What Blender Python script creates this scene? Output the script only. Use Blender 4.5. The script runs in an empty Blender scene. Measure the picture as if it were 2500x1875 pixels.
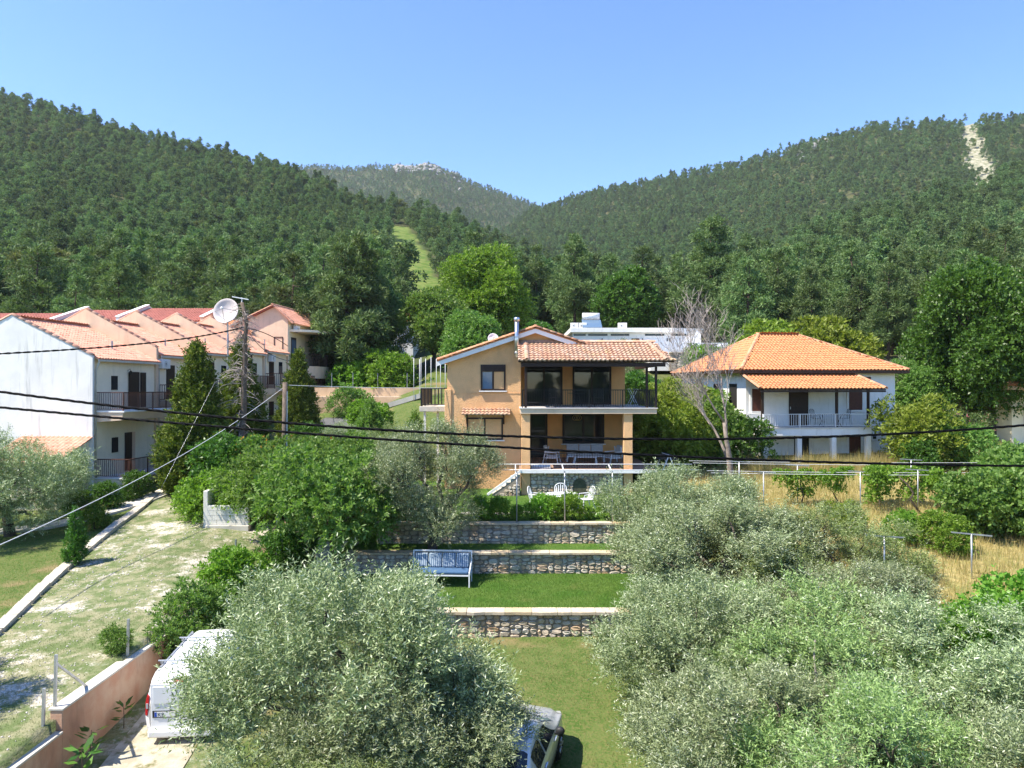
import bpy, math, random
import numpy as np
from mathutils import Vector, Matrix

# ------------------------------------------------------------------ camera, sky, sun, exposure
SC = bpy.context.scene
COL = SC.collection
F = 1766.0            # focal length in photo pixels (2500 px wide)
HOR = 945.0           # photo row of the horizon; z = 0 is the eye level of the drone
cam_d = bpy.data.cameras.new('camera')
cam_d.sensor_width = 36.0
cam_d.lens = F / 2500 * 36
cam_d.clip_start = 0.2
cam_d.clip_end = 9000
cam = bpy.data.objects.new('camera', cam_d)
COL.objects.link(cam)
cam.location = (0, 0, 0)
cam.rotation_euler = (math.radians(90) + math.atan((HOR - 937.5) / F), 0, 0)
SC.camera = cam

TO_SUN = Vector((-0.62, -0.24, 1.0)).normalized()
w = bpy.data.worlds.new('World')
SC.world = w
w.use_nodes = True
nt = w.node_tree
bg = nt.nodes['Background']
sky = nt.nodes.new('ShaderNodeTexSky')
sky.sky_type = 'NISHITA'
sky.sun_disc = False
sky.sun_elevation = math.asin(TO_SUN.z)
sky.sun_rotation = math.atan2(TO_SUN.x, TO_SUN.y)
sky.altitude = 0
sky.air_density = 1.0
sky.dust_density = 0.15
sky.ozone_density = 5.0
hs = nt.nodes.new('ShaderNodeHueSaturation')
hs.inputs['Saturation'].default_value = 1.15
hs.inputs['Hue'].default_value = 0.509
nt.links.new(sky.outputs[0], hs.inputs['Color'])
nt.links.new(hs.outputs[0], bg.inputs[0])
bg.inputs[1].default_value = 0.148

sun_d = bpy.data.lights.new('sun', 'SUN')
sun_d.energy = 5.0
sun_d.angle = math.radians(0.53)
sun_d.color = (1.0, 0.93, 0.80)
sun = bpy.data.objects.new('sun', sun_d)
COL.objects.link(sun)
sun.location = TO_SUN * 300
sun.rotation_euler = TO_SUN.to_track_quat('Z', 'Y').to_euler()

SC.view_settings.view_transform = 'Standard'
SC.view_settings.look = 'None'
SC.view_settings.gamma = 1
SC.view_settings.use_curve_mapping = False
SC.view_settings.exposure = 1.1
SC.render.engine = 'CYCLES'
SC.cycles.max_bounces = 6
SC.cycles.diffuse_bounces = 3
SC.cycles.glossy_bounces = 2
SC.cycles.transmission_bounces = 3
SC.cycles.volume_bounces = 0
SC.cycles.transparent_max_bounces = 4
SC.cycles.use_denoising = True
SC.cycles.caustics_reflective = False
SC.cycles.caustics_refractive = False

R = random.Random(7)

# ------------------------------------------------------------------ helpers
def at(px, py, d):
    """world point of a photo pixel measured to lie d metres in front of the drone"""
    return Vector(((px - 1250) / F * d, d, -(py - HOR) / F * d))

class MB:
    def __init__(s):
        s.v = []; s.f = []
    def add(s, vs, fs):
        o = len(s.v)
        s.v += [tuple(p) for p in vs]
        s.f += [tuple(i + o for i in q) for q in fs]
        return s
    def box(s, x0, x1, y0, y1, z0, z1):
        return s.add([(x0,y0,z0),(x1,y0,z0),(x1,y1,z0),(x0,y1,z0),(x0,y0,z1),(x1,y0,z1),(x1,y1,z1),(x0,y1,z1)],
                     [(0,3,2,1),(4,5,6,7),(0,1,5,4),(1,2,6,5),(2,3,7,6),(3,0,4,7)])
    def prism(s, pts, vec):
        n = len(pts); vec = Vector(vec)
        a = [Vector(p) for p in pts]; b = [p + vec for p in a]
        return s.add(a + b, [tuple(range(n))[::-1], tuple(range(n, 2*n))] + [(i, (i+1) % n, n + (i+1) % n, n + i) for i in range(n)])
    def beam(s, p, q, wd, h=None):
        p = Vector(p); q = Vector(q); h = h or wd
        d = (q - p).normalized()
        up = Vector((0,0,1)) if abs(d.z) < .95 else Vector((0,1,0))
        a = d.cross(up).normalized() * (wd / 2); b = a.cross(d).normalized() * (h / 2)
        c = [p-a-b, p+a-b, p+a+b, p-a+b]
        return s.prism(c, q - p)
    def tube(s, pts, r, n=8, caps=True):
        pts = [Vector(p) for p in pts]; m = len(pts)
        rs = r if isinstance(r, (list, tuple)) else [r] * m
        o = len(s.v); prev = None
        for i, p in enumerate(pts):
            d = (pts[min(i+1, m-1)] - pts[max(i-1, 0)]).normalized()
            if prev is None:
                u = d.cross(Vector((0,0,1)) if abs(d.z) < .9 else Vector((1,0,0))).normalized()
            else:
                u = (prev - d * prev.dot(d)).normalized()
            prev = u; v = d.cross(u)
            for k in range(n):
                t = 2*math.pi*k/n
                s.v.append(tuple(p + (u*math.cos(t) + v*math.sin(t)) * rs[i]))
        for i in range(m-1):
            for k in range(n):
                s.f.append((o+i*n+k, o+i*n+(k+1) % n, o+(i+1)*n+(k+1) % n, o+(i+1)*n+k))
        if caps:
            s.f.append(tuple(o+k for k in range(n))[::-1]); s.f.append(tuple(o+(m-1)*n+k for k in range(n)))
        return s
    def lathe(s, c, prof, n=16, axis=None):
        o = len(s.v); c = Vector(c); m = len(prof)
        M3 = Vector(axis).to_track_quat('Z', 'Y').to_matrix() if axis is not None else Matrix.Identity(3)
        for r, z in prof:
            for k in range(n):
                t = 2*math.pi*k/n
                s.v.append(tuple(c + M3 @ Vector((r*math.cos(t), r*math.sin(t), z))))
        for i in range(m-1):
            for k in range(n):
                s.f.append((o+i*n+k, o+i*n+(k+1) % n, o+(i+1)*n+(k+1) % n, o+(i+1)*n+k))
        s.f.append(tuple(o+k for k in range(n))[::-1]); s.f.append(tuple(o+(m-1)*n+k for k in range(n)))
        return s
    def mesh(s, name, mat, smooth=False):
        me = bpy.data.meshes.new(name)
        me.from_pydata(s.v, [], s.f)
        me.materials.append(mat)
        if smooth:
            me.polygons.foreach_set('use_smooth', [True] * len(me.polygons))
        me.update()
        return me
    def build(s, name, mat, parent=None, smooth=False, bevel=0):
        o = ob(name, s.mesh(name, mat, smooth), parent)
        if bevel:
            b = o.modifiers.new('bevel', 'BEVEL'); b.width = bevel; b.segments = 2; b.limit_method = 'ANGLE'
        return o

def ob(name, me, parent=None, loc=None, rot=None, scale=None):
    o = bpy.data.objects.new(name, me)
    COL.objects.link(o)
    if parent is not None: o.parent = parent
    if loc is not None: o.location = loc
    if rot is not None: o.rotation_euler = rot
    if scale is not None: o.scale = scale
    return o

def tag(o, label, cat, group=None, kind=None):
    o['label'] = label; o['category'] = cat
    if group: o['group'] = group
    if kind: o['kind'] = kind
    return o

def thing(name, label, cat, loc=(0,0,0), rz=0.0, group=None):
    o = ob(name, None, None, loc, (0,0,rz))
    o.empty_display_size = .2
    return tag(o, label, cat, group)

def struct(o, label, cat):
    return tag(o, label, cat, kind='structure')

def copy_tree(o, parent=None):
    c = o.copy(); COL.objects.link(c)
    if parent is not None: c.parent = parent
    for ch in list(o.children): copy_tree(ch, c)
    return c

# ------------------------------------------------------------------ materials
def _new(name):
    m = bpy.data.materials.new(name); m.use_nodes = True
    return m, m.node_tree, m.node_tree.nodes['Principled BSDF']

def mixc(nt, fac, a, b, mode='MIX'):
    n = nt.nodes.new('ShaderNodeMix'); n.data_type = 'RGBA'; n.blend_type = mode
    for sock, val in ((n.inputs[0], fac), (n.inputs[6], a), (n.inputs[7], b)):
        if isinstance(val, (int, float)): sock.default_value = val
        elif isinstance(val, tuple): sock.default_value = (*val[:3], 1)
        else: nt.links.new(val, sock)
    return n.outputs[2]

def noise_n(nt, scale, detail=5, coord='Object', stretch=None, rough=.6):
    tc = nt.nodes.new('ShaderNodeTexCoord'); src = tc.outputs[coord]
    if stretch:
        mp = nt.nodes.new('ShaderNodeMapping'); mp.inputs['Scale'].default_value = stretch
        nt.links.new(src, mp.inputs[0]); src = mp.outputs[0]
    n = nt.nodes.new('ShaderNodeTexNoise'); n.inputs['Scale'].default_value = scale
    n.inputs['Detail'].default_value = detail; n.inputs['Roughness'].default_value = rough
    nt.links.new(src, n.inputs['Vector'])
    return n.outputs['Fac']

def ramp(nt, src, lo, hi):
    n = nt.nodes.new('ShaderNodeMapRange'); n.interpolation_type = 'SMOOTHSTEP'
    n.inputs['From Min'].default_value = lo; n.inputs['From Max'].default_value = hi
    nt.links.new(src, n.inputs['Value'])
    return n.outputs['Result']

def bump(nt, bsdf, h, strength, dist=.02):
    b = nt.nodes.new('ShaderNodeBump'); b.inputs['Strength'].default_value = strength; b.inputs['Distance'].default_value = dist
    nt.links.new(h, b.inputs['Height']); nt.links.new(b.outputs[0], bsdf.inputs['Normal'])

def mat(name, c, var=.25, scale=3.0, rough=.75, bmp=0.0, bscale=40.0, metal=0.0, spec=.3, rnd=None, c2=None, stain=None, bdist=.02, coord='Object', rdet=5):
    """base colour with a noise between c and c2 (or darker c), optional list of per-object colours, optional stain colour in streaks"""
    m, nt, b = _new(name)
    b.inputs['Roughness'].default_value = rough; b.inputs['Metallic'].default_value = metal
    b.inputs['Specular IOR Level'].default_value = spec
    col = None
    if rnd:
        oi = nt.nodes.new('ShaderNodeObjectInfo')
        cr = nt.nodes.new('ShaderNodeValToRGB'); cr.color_ramp.interpolation = 'LINEAR'
        el = cr.color_ramp.elements
        while len(el) < len(rnd): el.new(.5)
        for i, k in enumerate(rnd):
            el[i].position = i / max(1, len(rnd) - 1); el[i].color = (*k, 1)
        nt.links.new(oi.outputs['Random'], cr.inputs[0]); col = cr.outputs[0]
    d = c2 if c2 else tuple(x * (1 - var) for x in c)
    nz = ramp(nt, noise_n(nt, scale, rdet, coord), .35, .68)
    if col is None: out = mixc(nt, nz, c, d)
    else:
        out = mixc(nt, nz, col, mixc(nt, 1.0, col, (1 - var,) * 3, 'MULTIPLY'))
    if stain:
        sc, sx, amt, st = stain
        s = ramp(nt, noise_n(nt, sc, 6, coord, sx), .52, .72)
        mu = nt.nodes.new('ShaderNodeMath'); mu.operation = 'MULTIPLY'; mu.inputs[1].default_value = amt
        nt.links.new(s, mu.inputs[0]); out = mixc(nt, mu.outputs[0], out, st)
    nt.links.new(out, b.inputs['Base Color'])
    if bmp: bump(nt, b, noise_n(nt, bscale, 4, coord), bmp, bdist)
    return m

def leaf_mat(name, ca, cb, trans=.35, rough=.5, spec=.25, rnd=.25, cc=None):
    """leaves: colour differs leaf by leaf (mesh island) and a little tree by tree; light also passes through"""
    m, nt, b = _new(name)
    g = nt.nodes.new('ShaderNodeNewGeometry'); oi = nt.nodes.new('ShaderNodeObjectInfo')
    col = mixc(nt, g.outputs['Random Per Island'], ca, cb)
    if cc:
        col = mixc(nt, ramp(nt, g.outputs['Random Per Island'], .93, .96), col, cc)
    br = nt.nodes.new('ShaderNodeMapRange'); br.inputs['To Min'].default_value = 1 - rnd; br.inputs['To Max'].default_value = 1 + rnd
    nt.links.new(oi.outputs['Random'], br.inputs['Value'])
    hs = nt.nodes.new('ShaderNodeHueSaturation'); nt.links.new(br.outputs[0], hs.inputs['Value']); nt.links.new(col, hs.inputs['Color'])
    h2 = nt.nodes.new('ShaderNodeMapRange'); h2.inputs['To Min'].default_value = .485; h2.inputs['To Max'].default_value = .515
    nt.links.new(oi.outputs['Random'], h2.inputs['Value']); nt.links.new(h2.outputs[0], hs.inputs['Hue'])
    nt.links.new(hs.outputs[0], b.inputs['Base Color'])
    b.inputs['Roughness'].default_value = rough; b.inputs['Specular IOR Level'].default_value = spec
    tr = nt.nodes.new('ShaderNodeBsdfTranslucent')
    tcol = mixc(nt, 1.0, hs.outputs[0], (1.0, 1.15, .55), 'MULTIPLY')
    nt.links.new(tcol, tr.inputs[0])
    mx = nt.nodes.new('ShaderNodeMixShader'); mx.inputs[0].default_value = trans
    nt.links.new(b.outputs[0], mx.inputs[1]); nt.links.new(tr.outputs[0], mx.inputs[2])
    nt.links.new(mx.outputs[0], nt.nodes['Material Output'].inputs[0])
    return m

def glass_mat(name, c=(.015,.02,.025), rough=.03, spec=.6):
    m, nt, b = _new(name)
    b.inputs['Base Color'].default_value = (*c, 1); b.inputs['Roughness'].default_value = rough
    b.inputs['Specular IOR Level'].default_value = spec
    bump(nt, b, noise_n(nt, 1.3, 2), .02, .05)
    return m

G = {}
G['white'] = mat('white_plaster', (.84,.82,.79), .08, 1.5, .85, .25, 30, stain=(1.6, (2,2,.35), .34, (.5,.47,.42)))
G['white_dirty'] = mat('weathered_white_plaster', (.76,.745,.71), .10, .9, .9, .2, 18, stain=(1.3, (2.6,2.6,.22), .6, (.36,.36,.34)))
G['cream'] = mat('cream_plaster', (.90,.78,.57), .08, 1.2, .85, .2, 40, stain=(1.4, (2,2,.35), .25, (.55,.46,.34)))
G['peach'] = mat('peach_plaster', (.74,.55,.38), .14, 1.1, .85, .25, 30, stain=(1.5, (2.2,2.2,.3), .3, (.45,.33,.22)))
G['orange'] = mat('rough_orange_stucco', (.82,.475,.225), .16, .9, .9, .9, 22, bdist=.04, stain=(1.3, (1.8,1.8,.4), .4, (.55,.33,.19)))
G['orange_in'] = mat('smooth_orange_plaster', (.92,.49,.19), .12, 1.2, .85, .2, 40)
G['stoneface'] = mat('stone_block', (.4,.35,.28), .35, 7, .85, .5, 18, rnd=[(.48,.41,.31),(.62,.54,.42),(.40,.33,.24),(.58,.39,.23),(.68,.62,.52),(.50,.46,.39),(.60,.49,.34),(.66,.59,.49),(.46,.33,.21),(.60,.55,.48)])
G['mortar'] = mat('wall_mortar', (.33,.28,.22), .35, 6, .95, .4, 30)
G['coping'] = mat('coping_slab', (.55,.45,.32), .25, 4, .85, .3, 25, rnd=[(.56,.47,.33),(.62,.52,.38),(.50,.40,.26),(.60,.46,.28),(.52,.47,.40)])
G['tile_old'] = mat('weathered_clay_tile', (.5,.3,.2), .3, 9, .85, .2, 30, rnd=[(.50,.27,.17),(.56,.34,.23),(.43,.25,.16),(.60,.42,.31),(.52,.30,.20),(.46,.33,.24),(.56,.36,.20)])
G['tile_orange'] = mat('orange_clay_tile', (.58,.25,.105), .25, 3.2, .8, .2, 30, c2=(.47,.185,.085), stain=(2.2, (1,1,1), .5, (.50,.28,.16)))
G['tile_salmon'] = mat('salmon_clay_tile', (.70,.35,.24), .25, 2.6, .8, .2, 30, c2=(.58,.26,.17), stain=(3, (1,1,1), .3, (.85,.58,.42)))
G['tile_far'] = mat('red_clay_tile', (.42,.15,.11), .25, 1.6, .8, .2, 30)
G['ridge'] = mat('clay_ridge_tile', (.58,.29,.15), .3, 3, .8, .2, 30, rnd=[(.60,.30,.16),(.52,.24,.13),(.64,.38,.22)])
G['wood'] = mat('dark_brown_wood', (.035,.018,.012), .3, 9, .5, .2, 50)
G['shutter'] = mat('brown_shutter_wood', (.11,.035,.02), .25, 8, .55, .2, 40)
G['rail_brown'] = mat('brown_railing_wood', (.13,.055,.035), .3, 8, .5, .1, 40)
G['iron'] = mat('black_iron', (.015,.015,.016), .3, 9, .45)
G['metal_w'] = mat('white_painted_metal', (.78,.78,.78), .1, 5, .45)
G['metal_g'] = mat('galvanised_metal', (.45,.46,.47), .25, 7, .4, metal=.6)
G['steel'] = mat('flue_steel', (.62,.62,.63), .15, 6, .28, metal=.9)
G['glass'] = glass_mat('window_glass')
G['glass_b'] = glass_mat('bluish_window_glass', (.10,.16,.24), .05, .6)
G['concrete'] = mat('pale_concrete', (.58,.54,.46), .2, 1.5, .9, .3, 30)
G['concrete_w'] = mat('whitewashed_block', (.74,.71,.63), .15, 2.5, .9, .4, 25)
G['salmon_wall'] = mat('salmon_render', (.50,.27,.17), .2, 1.3, .9, .4, 20, c2=(.56,.38,.26), stain=(1.2, (1.6,1.6,.4), .5, (.30,.16,.10)))
G['pink_wall'] = mat('peach_retaining_render', (.62,.43,.27), .12, 1.2, .9, .2, 20, stain=(.7, (3,3,.5), .5, (.40,.25,.14)))
G['bark'] = mat('rough_bark', (.10,.08,.06), .45, 7, .95, .9, 18)
G['bark_pine'] = mat('pine_bark', (.09,.06,.045), .45, 5, .95, .9, 12)
G['bark_pale'] = mat('pale_dead_bark', (.40,.34,.30), .35, 6, .95, .6, 20)
G['bark_grey'] = mat('grey_bare_bark', (.27,.22,.18), .4, 6, .95, .7, 20)
G['ac'] = mat('air_conditioner_case', (.72,.72,.70), .08, 4, .5)
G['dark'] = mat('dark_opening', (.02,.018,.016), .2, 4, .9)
G['paint_w'] = mat('white_car_paint', (.80,.80,.80), .02, 3, .25, spec=.6)
G['paint_s'] = mat('silver_car_paint', (.66,.67,.69), .04, 3, .28, metal=.55, spec=.6)
G['rubber'] = mat('black_rubber', (.02,.02,.02), .2, 8, .8)
G['plastic'] = mat('black_plastic', (.03,.03,.032), .2, 8, .5)
G['lamp_red'] = mat('red_lamp_lens', (.35,.01,.015), .15, 8, .15, spec=.7)
G['lamp_clear'] = mat('clear_lamp_lens', (.55,.55,.57), .2, 9, .1, spec=.8)
G['plate'] = mat('number_plate_white', (.8,.8,.78), .05, 5, .4)
G['plate_blue'] = mat('number_plate_blue', (.02,.08,.45), .1, 5, .4)
G['cable'] = mat('black_cable', (.004,.004,.005), .3, 20, .65, spec=.1)
G['cable_w'] = mat('white_cable', (.70,.70,.70), .15, 10, .5)
G['pole'] = mat('weathered_timber_pole', (.16,.12,.09), .4, 6, .9, .5, 30)
G['cushion_b'] = mat('blue_cushion', (.06,.125,.23), .15, 12, .9, .2, 60)
G['cushion_g'] = mat('grey_cushion', (.44,.43,.42), .15, 10, .95, .2, 60)
G['tile_floor'] = mat('terrace_floor_tile', (.36,.24,.18), .2, 4, .6)
G['floor_w'] = mat('pale_floor_tile', (.60,.56,.52), .12, 4, .5)
# ------------------------------------------------------------------ ground and hills
def sst(x, a, b):
    t = np.clip((np.asarray(x, float) - a) / (b - a), 0, 1)
    return t * t * (3 - 2 * t)

def vnoise(x, y, seed=0):
    """cheap smooth noise from summed sines"""
    s = seed * 1.7
    return (np.sin(x*1.0 + 1.3*np.sin(y*.7 + s) + s) + np.sin(y*1.1 + 1.7*np.sin(x*.6 - s) + 2*s)
            + .5*np.sin(2.3*x + 1.9*y + s) + .5*np.sin(2.1*y - 2.6*x + 3*s)) / 3

LY = ([-40, 10, 17, 37, 50, 65, 85, 130], [-9.0, -8.0, -7.38, -5.4, -3.5, -1.4, 2.0, 8.0])
CY = ([-40, 0, 16.4, 23.2, 28.9, 34, 46, 51, 56, 60, 75, 90, 130], [-11, -9.6, -8.5, -7.95, -7.0, -5.5, -4.6, -3.2, -1.9, -.15, 3.2, 5.0, 9])
RY = ([-40, 10, 16, 22, 33, 39, 46, 60, 80, 130], [-9.5, -7.6, -6.7, -5.75, -4.75, -4.45, -3.4, -.8, 3.0, 9])
WALLX = -10.2
def ground_z(x, y):
    x = np.asarray(x, float); y = np.asarray(y, float)
    l = np.interp(y, *LY); c = np.interp(y, *CY) + .02 * np.clip(x, -10, 0); r = np.interp(y, *RY)
    l = l - .03 * np.clip(-13 - x, 0, 12)
    wl_near = (x < WALLX).astype(float)
    wl_far = 1 - sst(x, -13, -7)
    k = sst(y, 23, 30)
    wl = wl_near * (1 - k) + wl_far * k
    wr = sst(x, 5.2, 8.5)
    z = c * (1 - wr) + r * wr
    z = l * wl + z * (1 - wl)
    return z + .05 * vnoise(x * .6, y * .6, 2)

xs = np.unique(np.concatenate([[-600, -400, -250], [250, 400, 600], np.arange(-150, -34, 4), np.arange(-34, 34, .5), np.arange(34, 151, 4), [WALLX - .01, WALLX + .01]]))
ys = np.unique(np.concatenate([[-600, -300, -150, -80], np.arange(-40, 6, 3), np.arange(6, 66, .5), np.arange(66, 116, 2.5)]))
X, Y = np.meshgrid(xs, ys)
Zg = ground_z(X, Y)
nx, ny = len(xs), len(ys)

def grid_mesh(name, X, Y, Z, mats):
    ny, nx = X.shape
    V = np.stack([X, Y, Z], -1).reshape(-1, 3).astype(np.float32)
    i = np.arange(ny - 1)[:, None] * nx + np.arange(nx - 1)[None, :]
    Q = np.stack([i, i + 1, i + nx + 1, i + nx], -1).reshape(-1, 4)
    return np_mesh(name, V, Q, mats)

def np_mesh(name, V, Q, mats, smooth=True):
    me = bpy.data.meshes.new(name)
    n, k = Q.shape
    me.vertices.add(len(V)); me.vertices.foreach_set('co', np.ascontiguousarray(V, np.float32).ravel())
    me.loops.add(n * k); me.loops.foreach_set('vertex_index', np.ascontiguousarray(Q, np.int32).ravel())
    me.polygons.add(n); me.polygons.foreach_set('loop_start', np.arange(0, n * k, k, dtype=np.int32))
    me.polygons.foreach_set('use_smooth', np.full(n, smooth))
    for m_ in (mats if isinstance(mats, (list, tuple)) else [mats]): me.materials.append(m_)
    me.update(calc_edges=True)
    return me

def zone_attr(me, rgb):
    a = me.color_attributes.new('zone', 'FLOAT_COLOR', 'POINT')
    a.data.foreach_set('color', np.concatenate([rgb, np.ones((len(rgb), 1))], 1).astype(np.float32).ravel())

def ground_mat():
    m, nt, b = _new('ground_soil_and_grass')
    b.inputs['Roughness'].default_value = .95; b.inputs['Specular IOR Level'].default_value = .1
    at_ = nt.nodes.new('ShaderNodeAttribute'); at_.attribute_name = 'zone'
    sp = nt.nodes.new('ShaderNodeSeparateColor'); nt.links.new(at_.outputs['Color'], sp.inputs[0])
    n1 = noise_n(nt, .55, 6); n2 = noise_n(nt, 2.3, 6); n3 = noise_n(nt, 14, 4); n4 = noise_n(nt, .5, 10, rough=.78)
    green = mixc(nt, ramp(nt, n2, .35, .65), (.055,.105,.02), (.10,.135,.038))
    green = mixc(nt, ramp(nt, n3, .4, .7), green, (.14,.14,.05))
    green = mixc(nt, ramp(nt, n1, .52, .68), green, (.20,.16,.075))
    lane = mixc(nt, ramp(nt, n2, .40, .62), (.12,.155,.06), (.25,.24,.14))
    pale = mixc(nt, ramp(nt, n3, .35, .6), (.62,.58,.52), (.40,.35,.27))
    lane = mixc(nt, ramp(nt, n4, .51, .60), lane, pale)
    dry = mixc(nt, ramp(nt, n2, .3, .7), (.42,.33,.15), (.27,.24,.09))
    dry = mixc(nt, ramp(nt, n1, .5, .7), dry, (.20,.21,.07))
    forest = mixc(nt, ramp(nt, n2, .3, .7), (.055,.07,.025), (.12,.10,.05))
    o = mixc(nt, sp.outputs[0], green, lane); o = mixc(nt, sp.outputs[1], o, dry); o = mixc(nt, sp.outputs[2], o, forest)
    nt.links.new(o, b.inputs['Base Color'])
    bump(nt, b, n3, .6, .06)
    return m
G['ground'] = ground_mat()

def curb_x(y):
    return np.interp(y, [0, 20.8, 25.7, 31.4, 37], [-12.6, -14.75, -16.05, -17.2, -18.2])

def zones(X, Y):
    lane = (X < WALLX + .3 * sst(Y, 24, 32) * 8) * (X > curb_x(Y)) * 1.0 * (1 - sst(Y, 36, 40))
    drive = sst(X, -10.3, -10.0) * (1 - sst(X, -6.9, -6.3)) * (1 - sst(Y, 23, 24)) * .55
    dry = sst(X, 6.5, 9.5) * (1 - sst(Y, 36, 44) * .55) * (1 - sst(Y, 60, 70))
    forest = np.maximum(sst(Y + .15 * np.abs(X), 66, 80), 1 - sst(Y, -20, 5))
    return np.stack([np.clip(lane + drive, 0, 1), dry, forest], -1).reshape(-1, 3)

me = grid_mesh('ground', X, Y, Zg, G['ground'])
zone_attr(me, zones(X, Y))
struct(ob('ground', me), 'grassy sloping ground under the gardens and the lane', 'ground')

# hills: four overlapping slopes round the valley
PA = ([0, 230, 460, 700, 900, 960, 1050, 1150, 1250, 1330, 1450, 1600, 1800], [.413, .379, .348, .311, .268, .272, .256, .234, .203, .180, .145, .10, .05])
PB = ([900, 1150, 1300, 1400, 1600, 1800, 2000, 2150, 2300, 2500], [.05, .19, .25, .269, .294, .317, .348, .371, .379, .379])
PC = ([1300, 1500, 1700, 1830, 2000, 2200, 2350, 2500], [.03, .09, .14, .184, .235, .27, .292, .32])
PD = ([500, 770, 900, 1000, 1040, 1100, 1180, 1290, 1400, 1600], [.30, .307, .304, .308, .310, .296, .279, .257, .23, .18])
DA = ([0, 460, 900, 1330, 1800], [450, 420, 375, 320, 240]); DB = ([900, 1300, 1600, 2000, 2500], [950, 900, 800, 700, 620])
DC = ([1300, 1830, 2500], [210, 255, 335])
TREE_H = 8.5
def layer(px, d, P, D, d0, e0, tree=TREE_H, pw=.8):
    px = np.clip(px, -600, 3100)
    E = np.interp(px, *P); Dr = np.interp(px, *D) if isinstance(D, tuple) else np.full_like(px, D)
    E = E - tree / Dr
    t = np.clip((d - d0) / (Dr - d0), 0, 1)
    e = e0 + (E - e0) * t ** pw
    z = e * d
    z = np.where(d > Dr, E * Dr - .35 * (d - Dr), z)
    return np.where(d < d0, (e0 - .25 * (d0 - d) / d0) * d, z)

def hill_z(x, y):
    d = np.maximum(np.asarray(y, float), 1.0); px = 1250 + np.asarray(x, float) / d * F
    A = layer(px, d, PA, DA, 84, .045); B = layer(px, d, PB, DB, 200, .06); C = layer(px, d, PC, DC, 84, .04)
    Dd = layer(px, d, PD, 1500.0, 500, .1, 5)
    z = np.maximum(np.maximum(A, C), np.maximum(B, Dd))
    rough = .008 * d * vnoise(np.asarray(x) / 23., d / 31., 5) * sst(d, 110, 200) * (1 - sst(d, 330, 460) * .5)
    g = ground_z(x, d) - .6
    k = sst(d, 76, 112)
    return g * (1 - k) + (z + rough) * k

us = np.linspace(-1.05, 1.05, 261)
ds = np.concatenate([np.linspace(70, 200, 60), np.geomspace(203, 1900, 120)])
U, D2 = np.meshgrid(us, ds)
HX = U * D2; HY = D2; HZ = hill_z(HX, HY)

def hill_mat():
    m, nt, b = _new('hillside_floor')
    b.inputs['Roughness'].default_value = .95; b.inputs['Specular IOR Level'].default_value = .05
    at_ = nt.nodes.new('ShaderNodeAttribute'); at_.attribute_name = 'zone'
    sp = nt.nodes.new('ShaderNodeSeparateColor'); nt.links.new(at_.outputs['Color'], sp.inputs[0])
    n1 = noise_n(nt, .05, 6); n2 = noise_n(nt, .4, 6)
    f = mixc(nt, ramp(nt, n1, .35, .65), (.05,.07,.028), (.085,.085,.04))
    clear = mixc(nt, ramp(nt, n2, .35, .65), (.075,.135,.025), (.16,.19,.055))
    tan = mixc(nt, ramp(nt, n2, .35, .65), (.36,.33,.25), (.16,.17,.10))
    o = mixc(nt, sp.outputs[0], f, clear); o = mixc(nt, sp.outputs[1], o, tan)
    nt.links.new(o, b.inputs['Base Color'])
    return m

def clear_strip(x, y, grow=0.0):
    """grassy break running up the left hill"""
    d = np.maximum(y, 1); px = 1250 + x / d * F
    c = np.interp(d, [110, 150, 200, 250, 300, 330], [1130, 1085, 1040, 1005, 985, 972])
    wd = np.interp(d, [110, 150, 250, 330], [3.2, 4.0, 4.6, 3.2]) * (1 + .45*vnoise(d*.21, px*.02, 9)) + grow
    return (np.abs(px - c) / F * d < wd) & (d > 105) & (d < 335)
def clear_region(x, y, grow=0.0):
    m_ = clear_strip(x, y, grow)
    for dl in (12., 24., 36.): m_ = m_ | clear_strip(x * (y + dl) / y, y + dl, grow - .5)
    return m_
def tan_strip(x, y, grow=0.0):
    d = np.maximum(y, 1); px = 1250 + x / d * F
    c = np.interp(d, [420, 520, 600, 690], [2425, 2398, 2375, 2362])
    wd = np.interp(d, [420, 690], [10, 6.5]) * (1 + .4*vnoise(d*.13, px*.03, 4)) + grow
    return (np.abs(px - c) / F * d < wd) & (d > 420) & (d < 690)

me = grid_mesh('hills', HX, HY, HZ, hill_mat())
zc = np.zeros((HX.size, 3)); zc[:, 0] = clear_region(HX, HY, 1.5).ravel(); zc[:, 1] = tan_strip(HX, HY, 3).ravel()
zone_attr(me, zc)
struct(ob('hills', me), 'wooded hillsides rising round the valley', 'hills')

# ------------------------------------------------------------------ foliage
def unit(v):
    return v / np.maximum(np.linalg.norm(v, axis=-1, keepdims=True), 1e-9)

def leaf_quads(P, A, S, L, W, mid=.45):
    """P base, A axis, S side vector, L length, W width -> diamond leaves"""
    L = np.broadcast_to(L, (len(P),))[:, None]; W = np.broadcast_to(W, (len(P),))[:, None]
    V = np.stack([P, P + A*L*mid + S*W*.5, P + A*L, P + A*L*mid - S*W*.5], 1)
    return V

def quads_mesh(name, V, m):
    n = len(V)
    return np_mesh(name, V.reshape(-1, 3), np.arange(n * 4).reshape(n, 4), m, smooth=False)

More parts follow.
